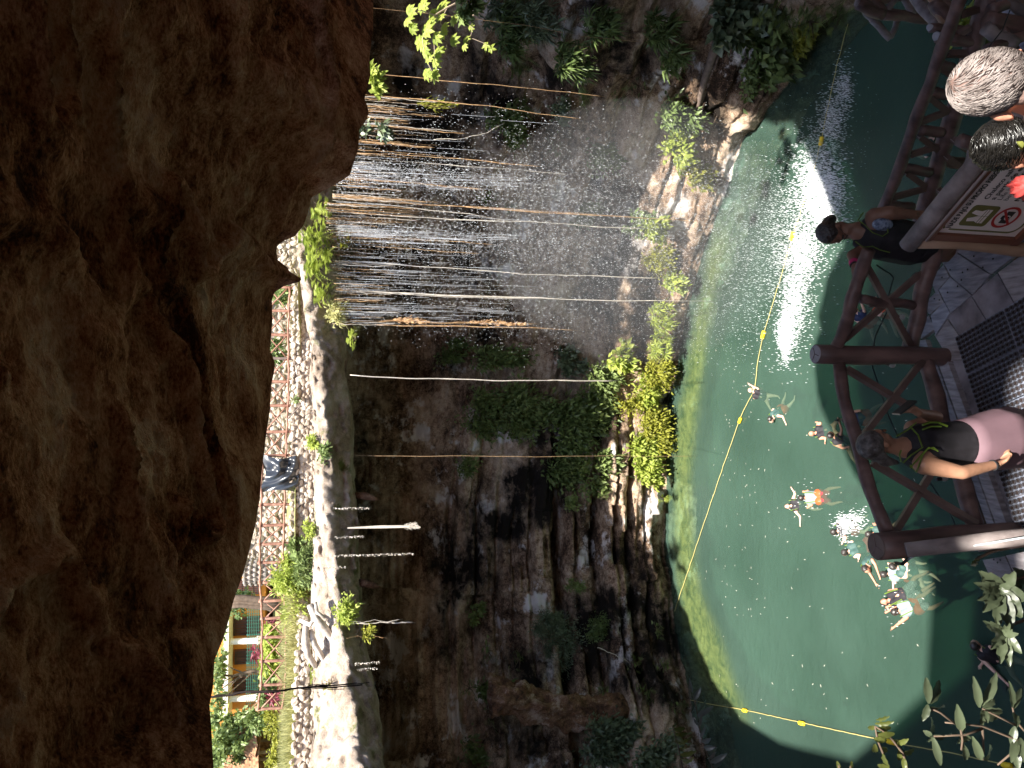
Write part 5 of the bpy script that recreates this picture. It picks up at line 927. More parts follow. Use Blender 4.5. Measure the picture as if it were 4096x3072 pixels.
MB().box(S(.42, -.05, .03), (.95, .02, .012), RX).build('paint_strip', M['brace_top'], sg)
# ================================================================ LOWER WALKWAY RAILINGS (behind and below, right side)
def logs(parent, items, Y0):
    for it in items:
        (xa, ya), (xb, yb), r_, mt = it[:4]; ya_, yb_ = (it[4], it[5]) if len(it) > 4 else (Y0, Y0); MB().log(PY(xa, ya, ya_), PY(xb, yb, yb_), r_, 10, 6, .03).build(it[6] if len(it) > 6 else 'log', M[mt], parent, True)
W1 = thing('stair_railing', 'dark log railing with crossed braces descending beside the black water', 'railing', PY(3700, 500, 6.5))
yy = lambda y: 6.9 - 1.5 * (900 - y) / 900
top_ = [(3528, 840), (3560, 760), (3590, 690), (3640, 560), (3668, 470), (3700, 380), (3728, 310), (3745, 240), (3790, 140), (3822, 60), (3850, -30)]
bot_ = [(3655, 960), (3700, 820), (3745, 690), (3790, 540), (3830, 400), (3865, 290), (3905, 150), (3930, 60), (3955, -30)]
rail(W1, [PY(x, y, yy(y)) for x, y in top_], .058, 'wood_dark'); rail(W1, [PY(x, y, yy(y) + .02) for x, y in bot_], .085, 'wood_dark')
for (xa, ya, xb, yb) in ((3680, 560 - 40, 3770, 530), (3545, 815, 3650, 830), (3612, 670, 3720, 690), (3722, 365, 3830, 385), (3800, 150, 3900, 170), (3745, 255, 3850, 290)): MB().log(PY(xa, ya, yy(ya)), PY(xb, yb, yy(yb)), .05, 10).build('upright', M['wood_dark'], W1, True)
for (xa, ya, xb, yb) in ((3570, 790, 3700, 755), (3625, 690, 3700, 745), (3640, 620, 3750, 585), (3678, 545, 3750, 600), (3680, 490, 3790, 445), (3712, 385, 3790, 445), (3765, 270, 3840, 320), (3790, 215, 3880, 215), (3800, 160, 3880, 110), (3840, 60, 3930, 30)): brace(W1, PY(xa, ya, yy(ya)), PY(xb, yb, yy(yb)), .055, .055)
for (xa, ya, xb, yb) in ((3770, 640, 3760 + 120, 660), (3840, 400, 3960, 430), (3900, 215, 4020, 235), (3720, 800, 3850, 800)): MB().log(PY(xa, ya, yy(ya)), PY(xb, yb, yy(yb)), .06, 10).build('upright', M['wood_dark'], W1, True)
for (xa, ya, xb, yb) in ((3815, 560, 3920, 630), (3790, 630, 3830, 660), (3760, 760, 3800, 830), (3850, 320, 3960, 250), (3900, 260, 4010, 330), (3940, 100, 4060, 190), (3760, 870, 3790, 900)): brace(W1, PY(xa, ya, yy(ya) - .2), PY(xb, yb, yy(yb) - .2), .07, .06)
W2 = thing('lower_walkway', 'dark log walkway frame with crossed poles in the corner under the ferns', 'walkway', PY(3950, 100, 5.5))
logs(W2, [((3950, 80), (4140, 110), .07, 'wood_dark'), ((3960, 40), (4140, -20), .05, 'wood_dark'), ((4000, -10), (4120, 60), .045, 'wood_grey'), ((3945, 200), (4120, 130), .05, 'wood_dark'), ((3940, 110), (4060, 180), .055, 'wood_grey'), ((3990, 60), (4040, 160), .03, 'wood_dark'), ((3930, 320), (4130, 300), .06, 'wood_dark'), ((4010, 270), (4140, 200), .05, 'wood_dark'), ((3840, 560), (4000, 600), .06, 'wood_dark'), ((3990, 480), (4120, 440), .06, 'wood_grey'), ((3870, 660), (3905, 560), .035, 'wood_grey')], 5.3)
o = slab('floor_slab', [(4010, -40), (4200, -40), (4200, 240), (4000, 200)], -6.2, .08, 'meshmetal', W2)
mb = MB(); mb.tube([PY(3950, 195, 5.2), PY(4010, 120, 5.1), PY(4040, 40, 5.0)], .005, 5); o = mb.build('cable', M['cable_k']); tag(o, 'thin black cable crossing the lower walkway poles', 'cable')
W3 = thing('diving_platform', 'old pole structure jutting over the black water below the mossy corner', 'pole structure', PY(3600, 40, 9))
logs(W3, [((3425, 5), (3470, 30), .06, 'wood_grey'), ((3430, 18), (3535, 62), .075, 'wood_dark'), ((3530, 60), (3720, 76), .07, 'wood_dark'), ((3470, -20), (3540, 55), .06, 'wood_dark'), ((3440, 5), (3640, -10), .05, 'wood_dark'), ((3460, 25), (3620, 50), .035, 'wood_dark'), ((3535, 62), (3600, -30), .045, 'wood_grey'), ((3655, 60), (3610, -20), .05, 'wood_grey'), ((3655, 60), (3710, -30), .04, 'wood_dark'), ((3580, 70), (3500, 10), .03, 'wood_dark'), ((3690, 90), (3700, 40), .04, 'wood_dark')], 9.0)
o = thing('pole_frame', 'two bare poles joined in a sharp V over the black water', 'poles', PY(3560, 150, 9.5)); logs(o, [((3455, 38), (3490, 80), .045, 'wood_grey', 9.4, 9.4, 'pole'), ((3490, 80), (3562, 156), .05, 'wood_grey', 9.4, 9.4, 'pole'), ((3563, 148), (3592, 74), .045, 'wood_grey', 9.4, 9.4, 'pole')], 9.4)
o = thing('crooked_pole', 'crooked grey pole leaning from the jutting structure to the stair railing', 'pole', PY(3700, 80, 7.5)); mb = MB(); mb.tube([PY(x, y, 7.6 - .003 * y) for x, y in ((3655, -25), (3690, 30), (3725, 60), (3745, 90), (3765, 120), (3778, 136))], [.075, .07, .075, .06, .055, .05], 10, wob=.06); mb.build('pole', M['wood_grey'], o, True)
o = thing('leaning_poles', 'bundle of leaning poles with sawn pale ends beside the stair railing', 'poles', PY(3770, 60, 6.6)); logs(o, [((3735, 0), (3790, 80), .075, 'wood_dark'), ((3720, -10), (3780, 100), .035, 'wood_warm'), ((3722, 112), (3850, 122), .05, 'wood_dark'), ((3752, 150), (3860, 160), .068, 'wood_dark'), ((3740, -20), (3830, 60), .05, 'wood_dark')], 6.8)
for (x, y, r_) in ((3721, 112, .047), (3751, 149, .066)):
    p = PY(x, y, 6.8); MB().ell(p, (.012, r_, r_), Matrix.Rotation(.0, 3, 'Z') @ Matrix.Rotation(R(50), 3, 'Y'), 14, 8).build('sawn_end', M['endgrain'], o, True)
for (x, y, mt, lab, s_, n_) in ((3900, 60, 'g_mid', 'fern fronds seen through the lower walkway poles', 40, 160), (3860, 100, 'g_lime', 'broad pale leaves behind the lower walkway poles', 25, 40), (3950, 130, 'g_mid', 'small green sprout under the walkway poles', 18, 30)): rplant(x, y, 7.8, s_, s_, n_, .3, .1, mt, lab, 'fern' if 'fern' in lab else 'leafy', cat='plant', name='walkway_plant', depth=.2, lumps=4)
# ================================================================ FOREGROUND LEAVES (bottom edge of the photo)
M['g_fore'] = leafmat('grey_green_near_leaf', (.055, .07, .04), (.105, .13, .075), .25, .4, spec=.5); M['g_fore2'] = leafmat('olive_near_leaf', (.07, .085, .02), (.17, .19, .05), .35, .35, spec=.7); M['g_blue'] = leafmat('dusky_near_leaf', (.04, .05, .03), (.15, .17, .17), .2, .3, spec=.9)
def bigleaf(mb, a, b_, W, nrm, nseg=8, fold=.18, wav=.0):
    a = Vector(a); b_ = Vector(b_); d = b_ - a; L_ = d.length; d.normalize(); s = d.cross(Vector(nrm)).normalized(); n_ = s.cross(d); V = []; k = 5
    for i in range(nseg + 1):
        t = i / nseg; w_ = W * (math.sin(math.pi * min(1, t * .94 + .03)) ** .8) * (1 - .25 * t) * .5 + .001
        for j in range(k): q = (j / (k - 1)) * 2 - 1; V.append(a + d * L_ * t + s * (w_ * q) + n_ * (abs(q) * w_ * fold * 2 - .18 * L_ * t * t + wav * math.sin(t * 19 + q * 3) * abs(q)))
    F = [(i * k + j, i * k + j + 1, (i + 1) * k + j + 1, (i + 1) * k + j) for i in range(nseg) for j in range(k - 1)]; mb.add(V, F)
BYf = 2.9
def branch(name, label, stems, lvs, mat, Y, wsc=1.0, cat='branch', sm='twig', sr=.006):
    o = thing(name, label, cat, PY(stems[0][0][0], stems[0][0][1], Y)); s = MB()
    for st in stems: s.tube([PY(x, y, Y) for x, y in st], [sr * (1 - .5 * i / len(st)) for i in range(len(st))], 7)
    s.build('stem', M[sm], o, True)
    for (xa, ya, xb, yb, w_) in lvs:
        l_ = MB(); nr = Vector((random.uniform(-.5, .5), -1, random.uniform(.1, .9))); a = PY(xa, ya, Y); bigleaf(l_, a, PY(xb, yb, Y * random.uniform(.97, 1.03)), w_ * Y / F_PX * 1.05, nr, wav=.004); l_.build('leaf', M[mat], o, True)
branch('leafy_branch', 'near branch with large grey green leaflets over the dark pool corner', [[(4130, 2980), (4030, 2945), (3930, 2905), (3870, 2898), (3780, 2890)], [(3820, 2895), (3760, 2850), (3725, 2835)], [(3930, 2915), (3860, 2940), (3735, 2945)], [(4060, 2900), (4000, 2870), (3930, 2835)], [(4130, 2960), (4060, 2880), (4050, 2830)], [(4070, 2950), (4050, 3010), (3990, 3060)], [(3840, 2900), (3850, 2960), (3845, 3000)], [(3930, 2918), (3935, 3000), (3930, 3040)]],
       [(3715, 2815, 3708, 2705, 38), (3720, 2815, 3778, 2715, 42), (3718, 2828, 3792, 2850, 52), (3712, 2818, 3695, 2885, 34), (3722, 2930, 3742, 2870, 36), (3735, 2940, 3815, 2955, 56), (3728, 2942, 3695, 2925, 26), (3728, 2945, 3712, 2975, 22), (3733, 2950, 3768, 3075, 36), (3845, 2925, 3835, 2840, 44), (3850, 2930, 3860, 2855, 24), (3855, 2935, 3880, 2980, 40), (3848, 2935, 3838, 2990, 34), (3850, 2975, 3885, 3072, 34), (3918, 2830, 3905, 2725, 38), (3930, 2825, 4000, 2695, 48), (3935, 2832, 3985, 2765, 36), (3935, 2835, 4020, 2878, 84), (3925, 2838, 3940, 2925, 40), (3935, 2840, 3950, 2880, 30), (3980, 2800, 3945, 2830, 30), (3925, 3040, 3900, 2965, 40), (3935, 3038, 3985, 2995, 50), (4050, 2830, 4055, 2745, 30), (4055, 2835, 4092, 2740, 26), (4055, 2850, 4075, 2900, 36), (4060, 2905, 4045, 2980, 36), (4065, 2960, 4050, 3040, 40), (4080, 2950, 4100, 3040, 40), (4060, 2990, 4075, 3080, 40)], 'g_fore', BYf)
branch('willowy_sprig', 'long near sprig with blue grey pointed leaves against the dark wall edge', [[(2860, 3090), (2830, 3020), (2810, 2960), (2798, 2910), (2790, 2860), (2783, 2820), (2770, 2775)]],
       [(2768, 2770, 2758, 2722, 14), (2765, 2795, 2752, 2765, 10), (2775, 2800, 2802, 2755, 22), (2780, 2825, 2800, 2805, 18), (2785, 2855, 2838, 2805, 26), (2790, 2865, 2842, 2835, 24), (2778, 2830, 2772, 2855, 16), (2798, 2905, 2808, 2870, 14), (2795, 2900, 2778, 2885, 14), (2803, 2950, 2818, 2915, 14), (2808, 2968, 2838, 2962, 24), (2815, 2990, 2858, 2992, 24), (2825, 3010, 2885, 3005, 28), (2832, 3035, 2862, 3022, 20), (2840, 3050, 2905, 3022, 26), (2845, 3068, 2918, 3040, 28)], 'g_blue', 4.2, cat='branch', sr=.005)
branch('leafy_sprig', 'near sprig of olive and grey rounded leaves over the ferny corner', [[(2735, 3090), (2722, 3030), (2712, 2980), (2700, 2940), (2690, 2905)]],
       [(2695, 2915, 2745, 2918, 26), (2700, 2935, 2755, 2940, 26), (2702, 2950, 2730, 2968, 30), (2706, 2972, 2780, 2955, 30), (2715, 2990, 2745, 3005, 34), (2718, 3020, 2785, 3012, 28), (2722, 3035, 2758, 3048, 30), (2728, 3055, 2780, 3050, 26), (2730, 3075, 2760, 3085, 30), (2690, 2905, 2710, 2895, 14)], 'g_fore2', 4.3, sr=.005)
branch('drooping_sprig', 'dark olive drooping leaf cluster hanging beside the second swim line', [[(3640, 3100), (3610, 3010), (3570, 2960), (3540, 2930), (3500, 2905)], [(3560, 3090), (3535, 3020), (3510, 2960), (3500, 2905)]],
       [(3505, 2880, 3555, 2873, 18), (3500, 2895, 3575, 2895, 24), (3500, 2905, 3470, 2918, 22), (3505, 2915, 3575, 2915, 26), (3500, 2930, 3560, 2945, 28), (3505, 2945, 3585, 2935, 28), (3495, 2955, 3550, 2965, 26), (3500, 2975, 3500, 3030, 26), (3520, 2990, 3560, 3010, 26), (3530, 3015, 3545, 3060, 26), (3590, 2975, 3630, 2962, 24), (3600, 2990, 3600, 3055, 24), (3612, 3012, 3672, 3005, 30), (3615, 3030, 3620, 3085, 24), (3510, 3060, 3560, 3075, 26), (3580, 2960, 3625, 2990, 24)], 'g_fore2', 3.2, sr=.007)
branch('leaf_tip', 'two small leaf tips poking in near the dark pool corner', [[(3362, 3100), (3355, 3060)], [(3405, 3100), (3402, 3065)]], [(3362, 3085, 3345, 3040, 16), (3405, 3085, 3408, 3042, 14)], 'g_fore2', 3.0)
# big papaya like leaves below the end boards
for (cx, cy, Y, lobes_, lab, mt) in ((3992, 2352, 3.9, [(3945, 2305, 70), (3930, 2345, 50), (3942, 2400, 55), (3955, 2440, 60), (4000, 2500, 55), (4055, 2515, 62), (4090, 2470, 70), (4110, 2400, 70), (4060, 2300, 60)], 'huge lobed leaf hanging under the deck end boards', 'g_fore'), (4002, 2522, 3.8, [(3960, 2502, 40), (3985, 2590, 44), (4012, 2645, 44), (4045, 2660, 44), (4085, 2612, 44), (4062, 2540, 44), (4040, 2510, 30)], 'second huge lobed leaf behind the man holding a camera', 'g_fore'), (4120, 2330, 4.1, [(4060, 2330, 50), (4065, 2370, 50), (4080, 2290, 50), (4090, 2400, 60)], 'lobed leaf cut by the photo corner beside the deck boards', 'g_fore'), (3900, 2240, 4.3, [(3905, 2262, 26), (3922, 2255, 20)], 'small leaf hanging below the railing post', 'g_fore2')):
    o = thing('lobed_leaf', lab, 'leaf', PY(cx, cy, Y)); mb = MB()
    for (x, y, w_) in lobes_: bigleaf(mb, PY(cx, cy, Y), PY(x, y, Y * .97), w_ * 1.25 * Y / F_PX, (0, -1, .5), wav=.012)
    mb.build('blade', M[mt], o, True); MB().tube([PY(cx, cy, Y + .01), PY(cx + 60, cy - 30, Y + .1), PY(cx + 160, cy - 60, Y + .1)], .01, 6).build('leaf_stalk', M['twig'], o)
# ================================================================ PEOPLE
def skinmat(name, c): return simple(name, c, .5, .12, 14, bump=.08, spec=.4)
M['skin_a'] = skinmat('tan_skin', (.36, .19, .12)); M['skin_b'] = skinmat('fair_skin', (.68, .42, .32)); M['skin_c'] = skinmat('brown_skin', (.22, .115, .075)); M['skin_d'] = skinmat('red_tanned_skin', (.58, .27, .18))
M['hair_k'] = simple('black_hair', (.018, .014, .013), .35, .4, 40, bump=.8, spec=.7, c2=(.06, .05, .045)); M['hair_g'] = simple('greying_hair', (.035, .03, .028), .45, .5, 30, bump=.8, spec=.6, c2=(.17, .16, .155))
M['vest_k'] = simple('black_vest', (.022, .02, .024), .7, .3, 10, bump=.2); M['vest_t'] = simple('teal_vest', (.05, .10, .09), .6, .2, 10); M['vest_g'] = simple('grey_vest', (.20, .25, .26), .6, .15, 10); M['vest_n'] = simple('navy_vest', (.02, .03, .08), .6, .2, 10)
M['lime'] = simple('lime_piping', (.12, .19, .025), .5, .1, 9); M['orange'] = simple('orange_strap', (.75, .10, .03), .5, .1, 9); M['red'] = simple('red_shorts', (.6, .04, .05), .6, .2, 12); M['pink'] = simple('mauve_skirt', (.165, .10, .12), .75, .1, 5, bump=.15); M['pattern'] = simple('patterned_shorts', (.12, .05, .10), .7, .6, 40, c2=(.6, .5, .5)); M['blueprint'] = simple('blue_patterned_swimsuit', (.04, .08, .20), .6, .5, 40, c2=(.35, .42, .55)); M['black'] = simple('black_cloth', (.02, .02, .022), .6, .2, 9); M['phone'] = simple('phone_glass', (.03, .04, .04), .15, .1, 3, spec=.8)
def solid(name, mb, mat, parent, vox, sm=6):
    o = mb.build(name, M[mat] if isinstance(mat, str) else mat, None); baked(o, ('REMESH', dict(mode='VOXEL', voxel_size=vox)), ('SMOOTH', dict(factor=.6, iterations=sm))); me = o.data; me.materials.clear(); me.materials.append(M[mat]); me.shade_smooth()
    if parent: o.parent = parent; o.matrix_parent_inverse = Matrix.Translation(-Vector(parent.location))
    return o
def hand(mb, wrist, d, palm_n, s=1.0, curl=.6, thumb=1):
    """palm, four unequal bent fingers and a thumb from the side of the palm"""
    w_ = Vector(wrist); d = Vector(d).normalized(); n_ = Vector(palm_n); n_ = (n_ - d * n_.dot(d)).normalized(); sd = d.cross(n_)
    for k in (-1, 0, 1): mb.cap(w_ + sd * (k * .018 * s), .017 * s, w_ + d * .075 * s + sd * (k * .026 * s), .014 * s, 8)
    for k, L_ in ((-1.5, .055), (-.5, .072), (.5, .078), (1.5, .068)):
        p = w_ + d * .085 * s + sd * (k * .019 * s); dd = d; r_ = .0095 * s
        for seg, fr_ in enumerate((.45, .32, .23)): dd = (dd + n_ * curl * (.55 + .3 * seg)).normalized(); q = p + dd * L_ * fr_ * s; mb.cap(p, r_, q, r_ * .88, 7); p = q; r_ *= .88
    p = w_ + d * .025 * s + sd * (thumb * .03 * s); q = p + (d * .6 + sd * thumb * .7 + n_ * .3).normalized() * .035 * s; mb.cap(p, .013 * s, q, .011 * s, 7); mb.cap(q, .011 * s, q + (d * .8 + sd * thumb * .15 + n_ * .5).normalized() * .032 * s, .009 * s, 7)
def head(mb, c, face, up, s=1.0):
    """skull, jaw, nose, brow, cheeks, lips, chin and ears; c is the middle of the head"""
    f = Vector(face).normalized(); u = Vector(up); u = (u - f * u.dot(f)).normalized(); r_ = f.cross(u); rot = Matrix((r_, f, u)).transposed(); c = Vector(c); P_ = lambda a, b_, z: c + r_ * a * s + f * b_ * s + u * z * s
    mb.ell(P_(0, -.012, .03), (.074 * s, .093 * s, .088 * s), rot, 20, 14); mb.ell(P_(0, .022, -.045), (.055 * s, .062 * s, .062 * s), rot, 16, 12); mb.ell(P_(0, .055, -.092), (.022 * s, .02 * s, .016 * s), rot)
    mb.cap(P_(0, .082, .018), .008 * s, P_(0, .104, -.022), .0125 * s, 8); mb.ell(P_(0, .078, .035), (.05 * s, .014 * s, .010 * s), rot); mb.ell(P_(0, .080, -.052), (.024 * s, .011 * s, .009 * s), rot)
    for k in (-1, 1): mb.ell(P_(k * .036, .062, -.015), (.018 * s, .02 * s, .018 * s), rot); mb.ell(P_(k * .077, -.005, -.005), (.011 * s, .02 * s, .032 * s), rot)
    return P_, rot
def face_bits(P_, rot, s, parent):
    e = MB(); l_ = MB()
    for k in (-1, 1): e.ell(P_(k * .030, .073, .008), (.013 * s, .007 * s, .006 * s), rot, 10, 6); l_.ell(P_(k * .031, .082, .028), (.02 * s, .006 * s, .004 * s), rot, 10, 6)
    e.build('eye', M['hair_k'], parent, True); l_.build('eyebrow', M['hair_k'], parent, True)
# ---- swimmers
def swimmer(hx, hy, fx, fy, h1, h2, label, skin='skin_a', vest='vest_k', strap=None, shorts=None, hair='hair_k', lift=.16, bald=False, vox=.022, hold=None, faceup=False):
    """hx,hy head pixel; fx,fy feet pixel; h1,h2 hand pixels; floats in a life vest with the legs trailing under water"""
    H = PZ(hx, hy, WATER + lift); Ft = PZ(fx, fy, WATER - .14); d = Vector((H.x - Ft.x, H.y - Ft.y, 0)); Lb = min(1.6, max(.6, d.length * 1.1)); d.normalize(); sd = Vector((d.y, -d.x, 0)); k = (Lb / 1.45)
    o = thing('person', label, 'person', (H.x, H.y, WATER), 'swimmers in life vests'); zt = WATER + .02
    neck = H - d * .13 + Vector((0, 0, -.12)); sh = neck - d * .05; hip = Vector((sh.x, sh.y, 0)) - d * (.50 * max(.45, k)); hip.z = WATER - .10 - .35 * (1 - k); mb = MB()
    face = (Vector((-d.x * .2, -d.y * .2, .9)) if faceup else d + Vector((0, -.25, .1))); P_, rot = head(mb, H, face, Vector((0, 0, 1)) if not faceup else d, 1.0); mb.cap(H - Vector((0, 0, .06)), .05, neck, .055); mb.cap(neck, .08, sh.lerp(hip, .5), .13); mb.cap(sh + sd * .13, .075, hip + sd * .07, .10); mb.cap(sh - sd * .13, .075, hip - sd * .07, .10)
    for s_, hp in ((1, h1), (-1, h2)):
        S_ = sh + sd * s_ * .19; T_ = PZ(hp[0], hp[1], WATER + .03) if hp else S_ + sd * s_ * .3 - d * .3; dv = T_ - S_; Lr = min(.62, dv.length); T_ = S_ + dv.normalized() * Lr; T_.z = max(T_.z, WATER - .02); mid_ = S_.lerp(T_, .5) + (-d * .10 + Vector((0, 0, -.02))) * (1 if Lr < .55 else .3)
        mb.cap(S_, .055, mid_, .043, 8); mb.cap(mid_, .042, T_, .028, 8); fd = (T_ - mid_).normalized(); hand(mb, T_, fd, Vector((0, 0, -1)), 1.0, .25, s_)
    for s_ in (1, -1):
        a = hip + sd * s_ * .09; kn = a - d * (.40 * k) + sd * s_ * .13 + Vector((0, 0, .02 - .15 * (1 - k))); ft = kn - d * (.40 * k) - sd * s_ * random.uniform(-.12, .10) + Vector((0, 0, .03 - .15 * (1 - k))); mb.cap(a, .088, kn, .055, 8); mb.cap(kn, .055, ft, .035, 8); mb.cap(ft, .035, ft - d * .14, .022, 7)
    body = solid('body', mb, skin, o, vox, 3)
    v = MB(); v.cap(sh + sd * .10, .115, hip.lerp(sh, .3) + sd * .05, .135); v.cap(sh - sd * .10, .115, hip.lerp(sh, .3) - sd * .05, .135); vo = solid('life_vest', v, vest, o, vox, 3)
    p = MB()
    for s_ in (1, -1): p.tube([sh + sd * s_ * .15 + Vector((0, 0, .135)) + d * .05, sh.lerp(hip, .35) + sd * s_ * .14 + Vector((0, 0, .15)), sh.lerp(hip, .7) + sd * s_ * .12 + Vector((0, 0, .13))], .012, 6)
    p.build('piping', M['lime'], vo)
    if strap: st = MB(); st.cap(hip.lerp(sh, .22) + sd * .10, .152, hip.lerp(sh, .10) + sd * .10, .145); st.cap(hip.lerp(sh, .22) - sd * .10, .152, hip.lerp(sh, .10) - sd * .10, .145); solid('waist_strap', st, strap, vo, vox, 2)
    if shorts: st = MB(); st.cap(hip + sd * .08, .118, hip - d * .26 * k + sd * .13, .095); st.cap(hip - sd * .08, .118, hip - d * .26 * k - sd * .13, .095); solid('shorts', st, shorts, o, vox, 2)
    if not bald:
        hb = MB(); hb.ell(P_(0, -.025, .045), (.088, .096, .092), rot, 16, 10); hb.ell(P_(0, -.06, -.02), (.07, .05, .06), rot); h_ = solid('hair', hb, hair, o, vox * .7, 2)
    o.scale = (1.2, 1.2, 1.1)
    if hold: MB().box(PZ(hold[0], hold[1], WATER + .1), (.07, .12, .03)).build('camera', M['phone'], o)
    return o
SW = [
 dict(hx=3005, hy=1560, fx=3045, fy=1580, h1=(3000, 1540), h2=(3020, 1575), label='swimmer with pale arms clinging to the yellow swim line', vest='vest_k', skin='skin_b', bald=True),
 dict(hx=3086, hy=1680, fx=3120, fy=1630, h1=(3095, 1650), h2=(3135, 1690), label='lone pale swimmer in a teal vest past the swim line', vest='vest_t', strap='orange', skin='skin_b'),
 dict(hx=3250, hy=1735, fx=3310, fy=1720, h1=(3272, 1698), h2=(3295, 1755), label='bald swimmer in a black vest beside a dark haired one', vest='vest_k', skin='skin_d', bald=True),
 dict(hx=3325, hy=1738, fx=3395, fy=1800, h1=(3352, 1690), h2=(3380, 1780), label='dark haired swimmer raising a small camera toward the railing', vest='vest_k', skin='skin_a', hold=(3345, 1690)),
 dict(hx=3383, hy=1682, fx=3455, fy=1670, h1=(3430, 1650), h2=(3420, 1720), label='dark haired swimmer in navy seen past the railing log', vest='vest_n', strap='orange', skin='skin_a'),
 dict(hx=3153, hy=2025, fx=3225, fy=2010, h1=(3170, 1970), h2=(3195, 2080), label='woman floating on her back with both arms spread', vest='vest_k', skin='skin_b', faceup=True),
 dict(hx=3208, hy=1992, fx=3330, fy=1985, h1=(3220, 1970), h2=(3235, 2020), label='man in a grey vest and red shorts swimming behind a floating woman', vest='vest_g', strap='orange', shorts='red', skin='skin_d'),
 dict(hx=3338, hy=2130, fx=3400, fy=2110, h1=(3380, 2105), h2=(3370, 2160), label='swimmer in a lime piped vest kicking up a white splash', vest='vest_k', skin='skin_b', strap='red'),
 dict(hx=3382, hy=2212, fx=3450, fy=2180, h1=(3400, 2180), h2=(3430, 2225), label='dark haired swimmer in red shorts beside the splash', vest='vest_t', shorts='red', skin='skin_b'),
 dict(hx=3478, hy=2138, fx=3540, fy=2130, h1=(3510, 2160), h2=(3500, 2110), label='dark haired swimmer in teal just above the near post', vest='vest_t', skin='skin_d'),
 dict(hx=3468, hy=2278, fx=3490, fy=2240, h1=(3500, 2325), h2=(3512, 2300), label='young man in a teal vest reaching both arms forward', vest='vest_t', skin='skin_d', hair='hair_k'),
 dict(hx=3538, hy=2298, fx=3620, fy=2290, h1=(3570, 2345), h2=(3560, 2270), label='swimmer in a grey vest with an orange belt between two friends', vest='vest_g', strap='orange', skin='skin_b'),
 dict(hx=3574, hy=2262, fx=3640, fy=2290, h1=(3610, 2240), h2=(3620, 2285), label='dark haired swimmer in a teal vest nearest the post foot', vest='vest_t', skin='skin_b'),
 dict(hx=3540, hy=2406, fx=3680, fy=2345, h1=(3590, 2370), h2=(3550, 2440), label='woman with a lime necked black vest leaning back in the water', vest='vest_k', skin='skin_d', shorts='pattern', faceup=True),
 dict(hx=3582, hy=2450, fx=3690, fy=2400, h1=(3560, 2430), h2=(3568, 2508), label='man in a grey vest and orange belt swimming toward the reclining woman', vest='vest_g', strap='orange', shorts='pattern', skin='skin_d'),
 dict(hx=3418, hy=1238, fx=3470, fy=1290, h1=(3440, 1210), h2=(3450, 1280), label='swimmer in navy and orange seen through the railing braces', vest='vest_n', strap='orange', skin='skin_b'),
 dict(hx=3490, hy=1212, fx=3540, fy=1240, h1=(3510, 1200), h2=(3520, 1240), label='swimmer in bright orange seen through the railing braces', vest='orange', skin='skin_b'),
 dict(hx=3722, hy=590, fx=3690, fy=590, h1=(3730, 570), h2=(3735, 605), label='dim swimmer in the black water behind the stair railing', vest='vest_t', skin='skin_b'),
]
for s_ in SW: swimmer(**s_)
# the man in shade nearer the deck, bent forward and holding a camera under water level
swimmer(3905, 2578, 3990, 2610, (3915, 2668), (4012, 2705), 'bearded man in a dark vest bent over in the shade by the huge leaves', skin='skin_b', vest='vest_k', hold=(4003, 2720), lift=.3, vox=.018)
# kicked up splash
Pd = []; Rd = []
for (x, y, s1, s2, n_) in ((3408, 2092, 30, 18, 300), (3385, 2118, 14, 24, 200), (3425, 2070, 34, 20, 140), (3235, 2000, 40, 50, 30), (3600, 2420, 40, 50, 30)):
    for _ in range(n_): p = PZ(x + rr.normal(0, s1), y + rr.normal(0, s2), WATER); Pd.append((p.x, p.y, WATER + abs(rr.normal(0, .12)))); Rd.append(rr.uniform(.005, .013))
drops('foam', np.array(Pd), np.array(Rd), 'white foam kicked up by a swimmer near the post', 'foam')
# ---- woman with the phone on the deck
wm = thing('person', 'woman in a black vest and mauve skirt looking at her phone by the railing', 'person', (-.5, 4.1, DECK)); Yw = 4.12
Hc = PY(3512, 1775, Yw); mb = MB(); P_, rot = head(mb, Hc, (1, .12, -.42), (.30, 0, 1), 1.0)
neck = PY(3610, 1790, Yw); shF = PY(3655, 1715, Yw + .16); shN = PY(3695, 1858, Yw - .15); chest = PY(3710, 1790, Yw); waist = PY(3830, 1780, Yw); hip_ = PY(3910, 1775, Yw); kneeF = PY(4100, 1728, Yw + .06); kneeN = PY(4100, 1808, Yw - .06)
mb.cap(Hc - Vector((.01, 0, .06)), .052, neck, .058); mb.cap(neck, .07, chest, .12); mb.cap(shF, .065, chest, .10); mb.cap(shN, .068, chest, .10); mb.cap(chest, .135, waist, .135); mb.cap(waist, .135, hip_, .155)
for kn in (kneeF, kneeN):
    h0 = hip_ + (kn - hip_) * .25 + Vector((0, (.08 if kn is kneeF else -.08), 0)); h0.z = hip_.z - .05; an = Vector((kn.x - .01, kn.y, DECK + .08)); mb.cap(h0, .095, kn, .062); mb.cap(kn, .062, an, .042); mb.cap(an, .045, an + Vector((.16, 0, -.05)), .035)
elN = PY(3848, 1890, Yw - .24); wrN = PY(3985, 1858, Yw - .22); mb.cap(shN, .066, shN.lerp(elN, .5), .056); mb.cap(shN.lerp(elN, .5), .056, elN, .045); mb.cap(elN, .046, wrN, .029); hand(mb, wrN, PY(4050, 1825, Yw - .18) - wrN, (1, .3, 0), 1.0, .45, 1)
elF = PY(3745, 1668, Yw + .16); wrF = PY(3672, 1650, Yw - .02); mb.cap(shF, .06, elF, .045); mb.cap(elF, .045, wrF, .028); hand(mb, wrF, PY(3640, 1628, Yw - .05) - wrF, (-.6, -.2, .3), 1.0, .9, -1)
solid('body', mb, 'skin_a', wm, .0085, 5); face_bits(P_, rot, 1.0, wm)
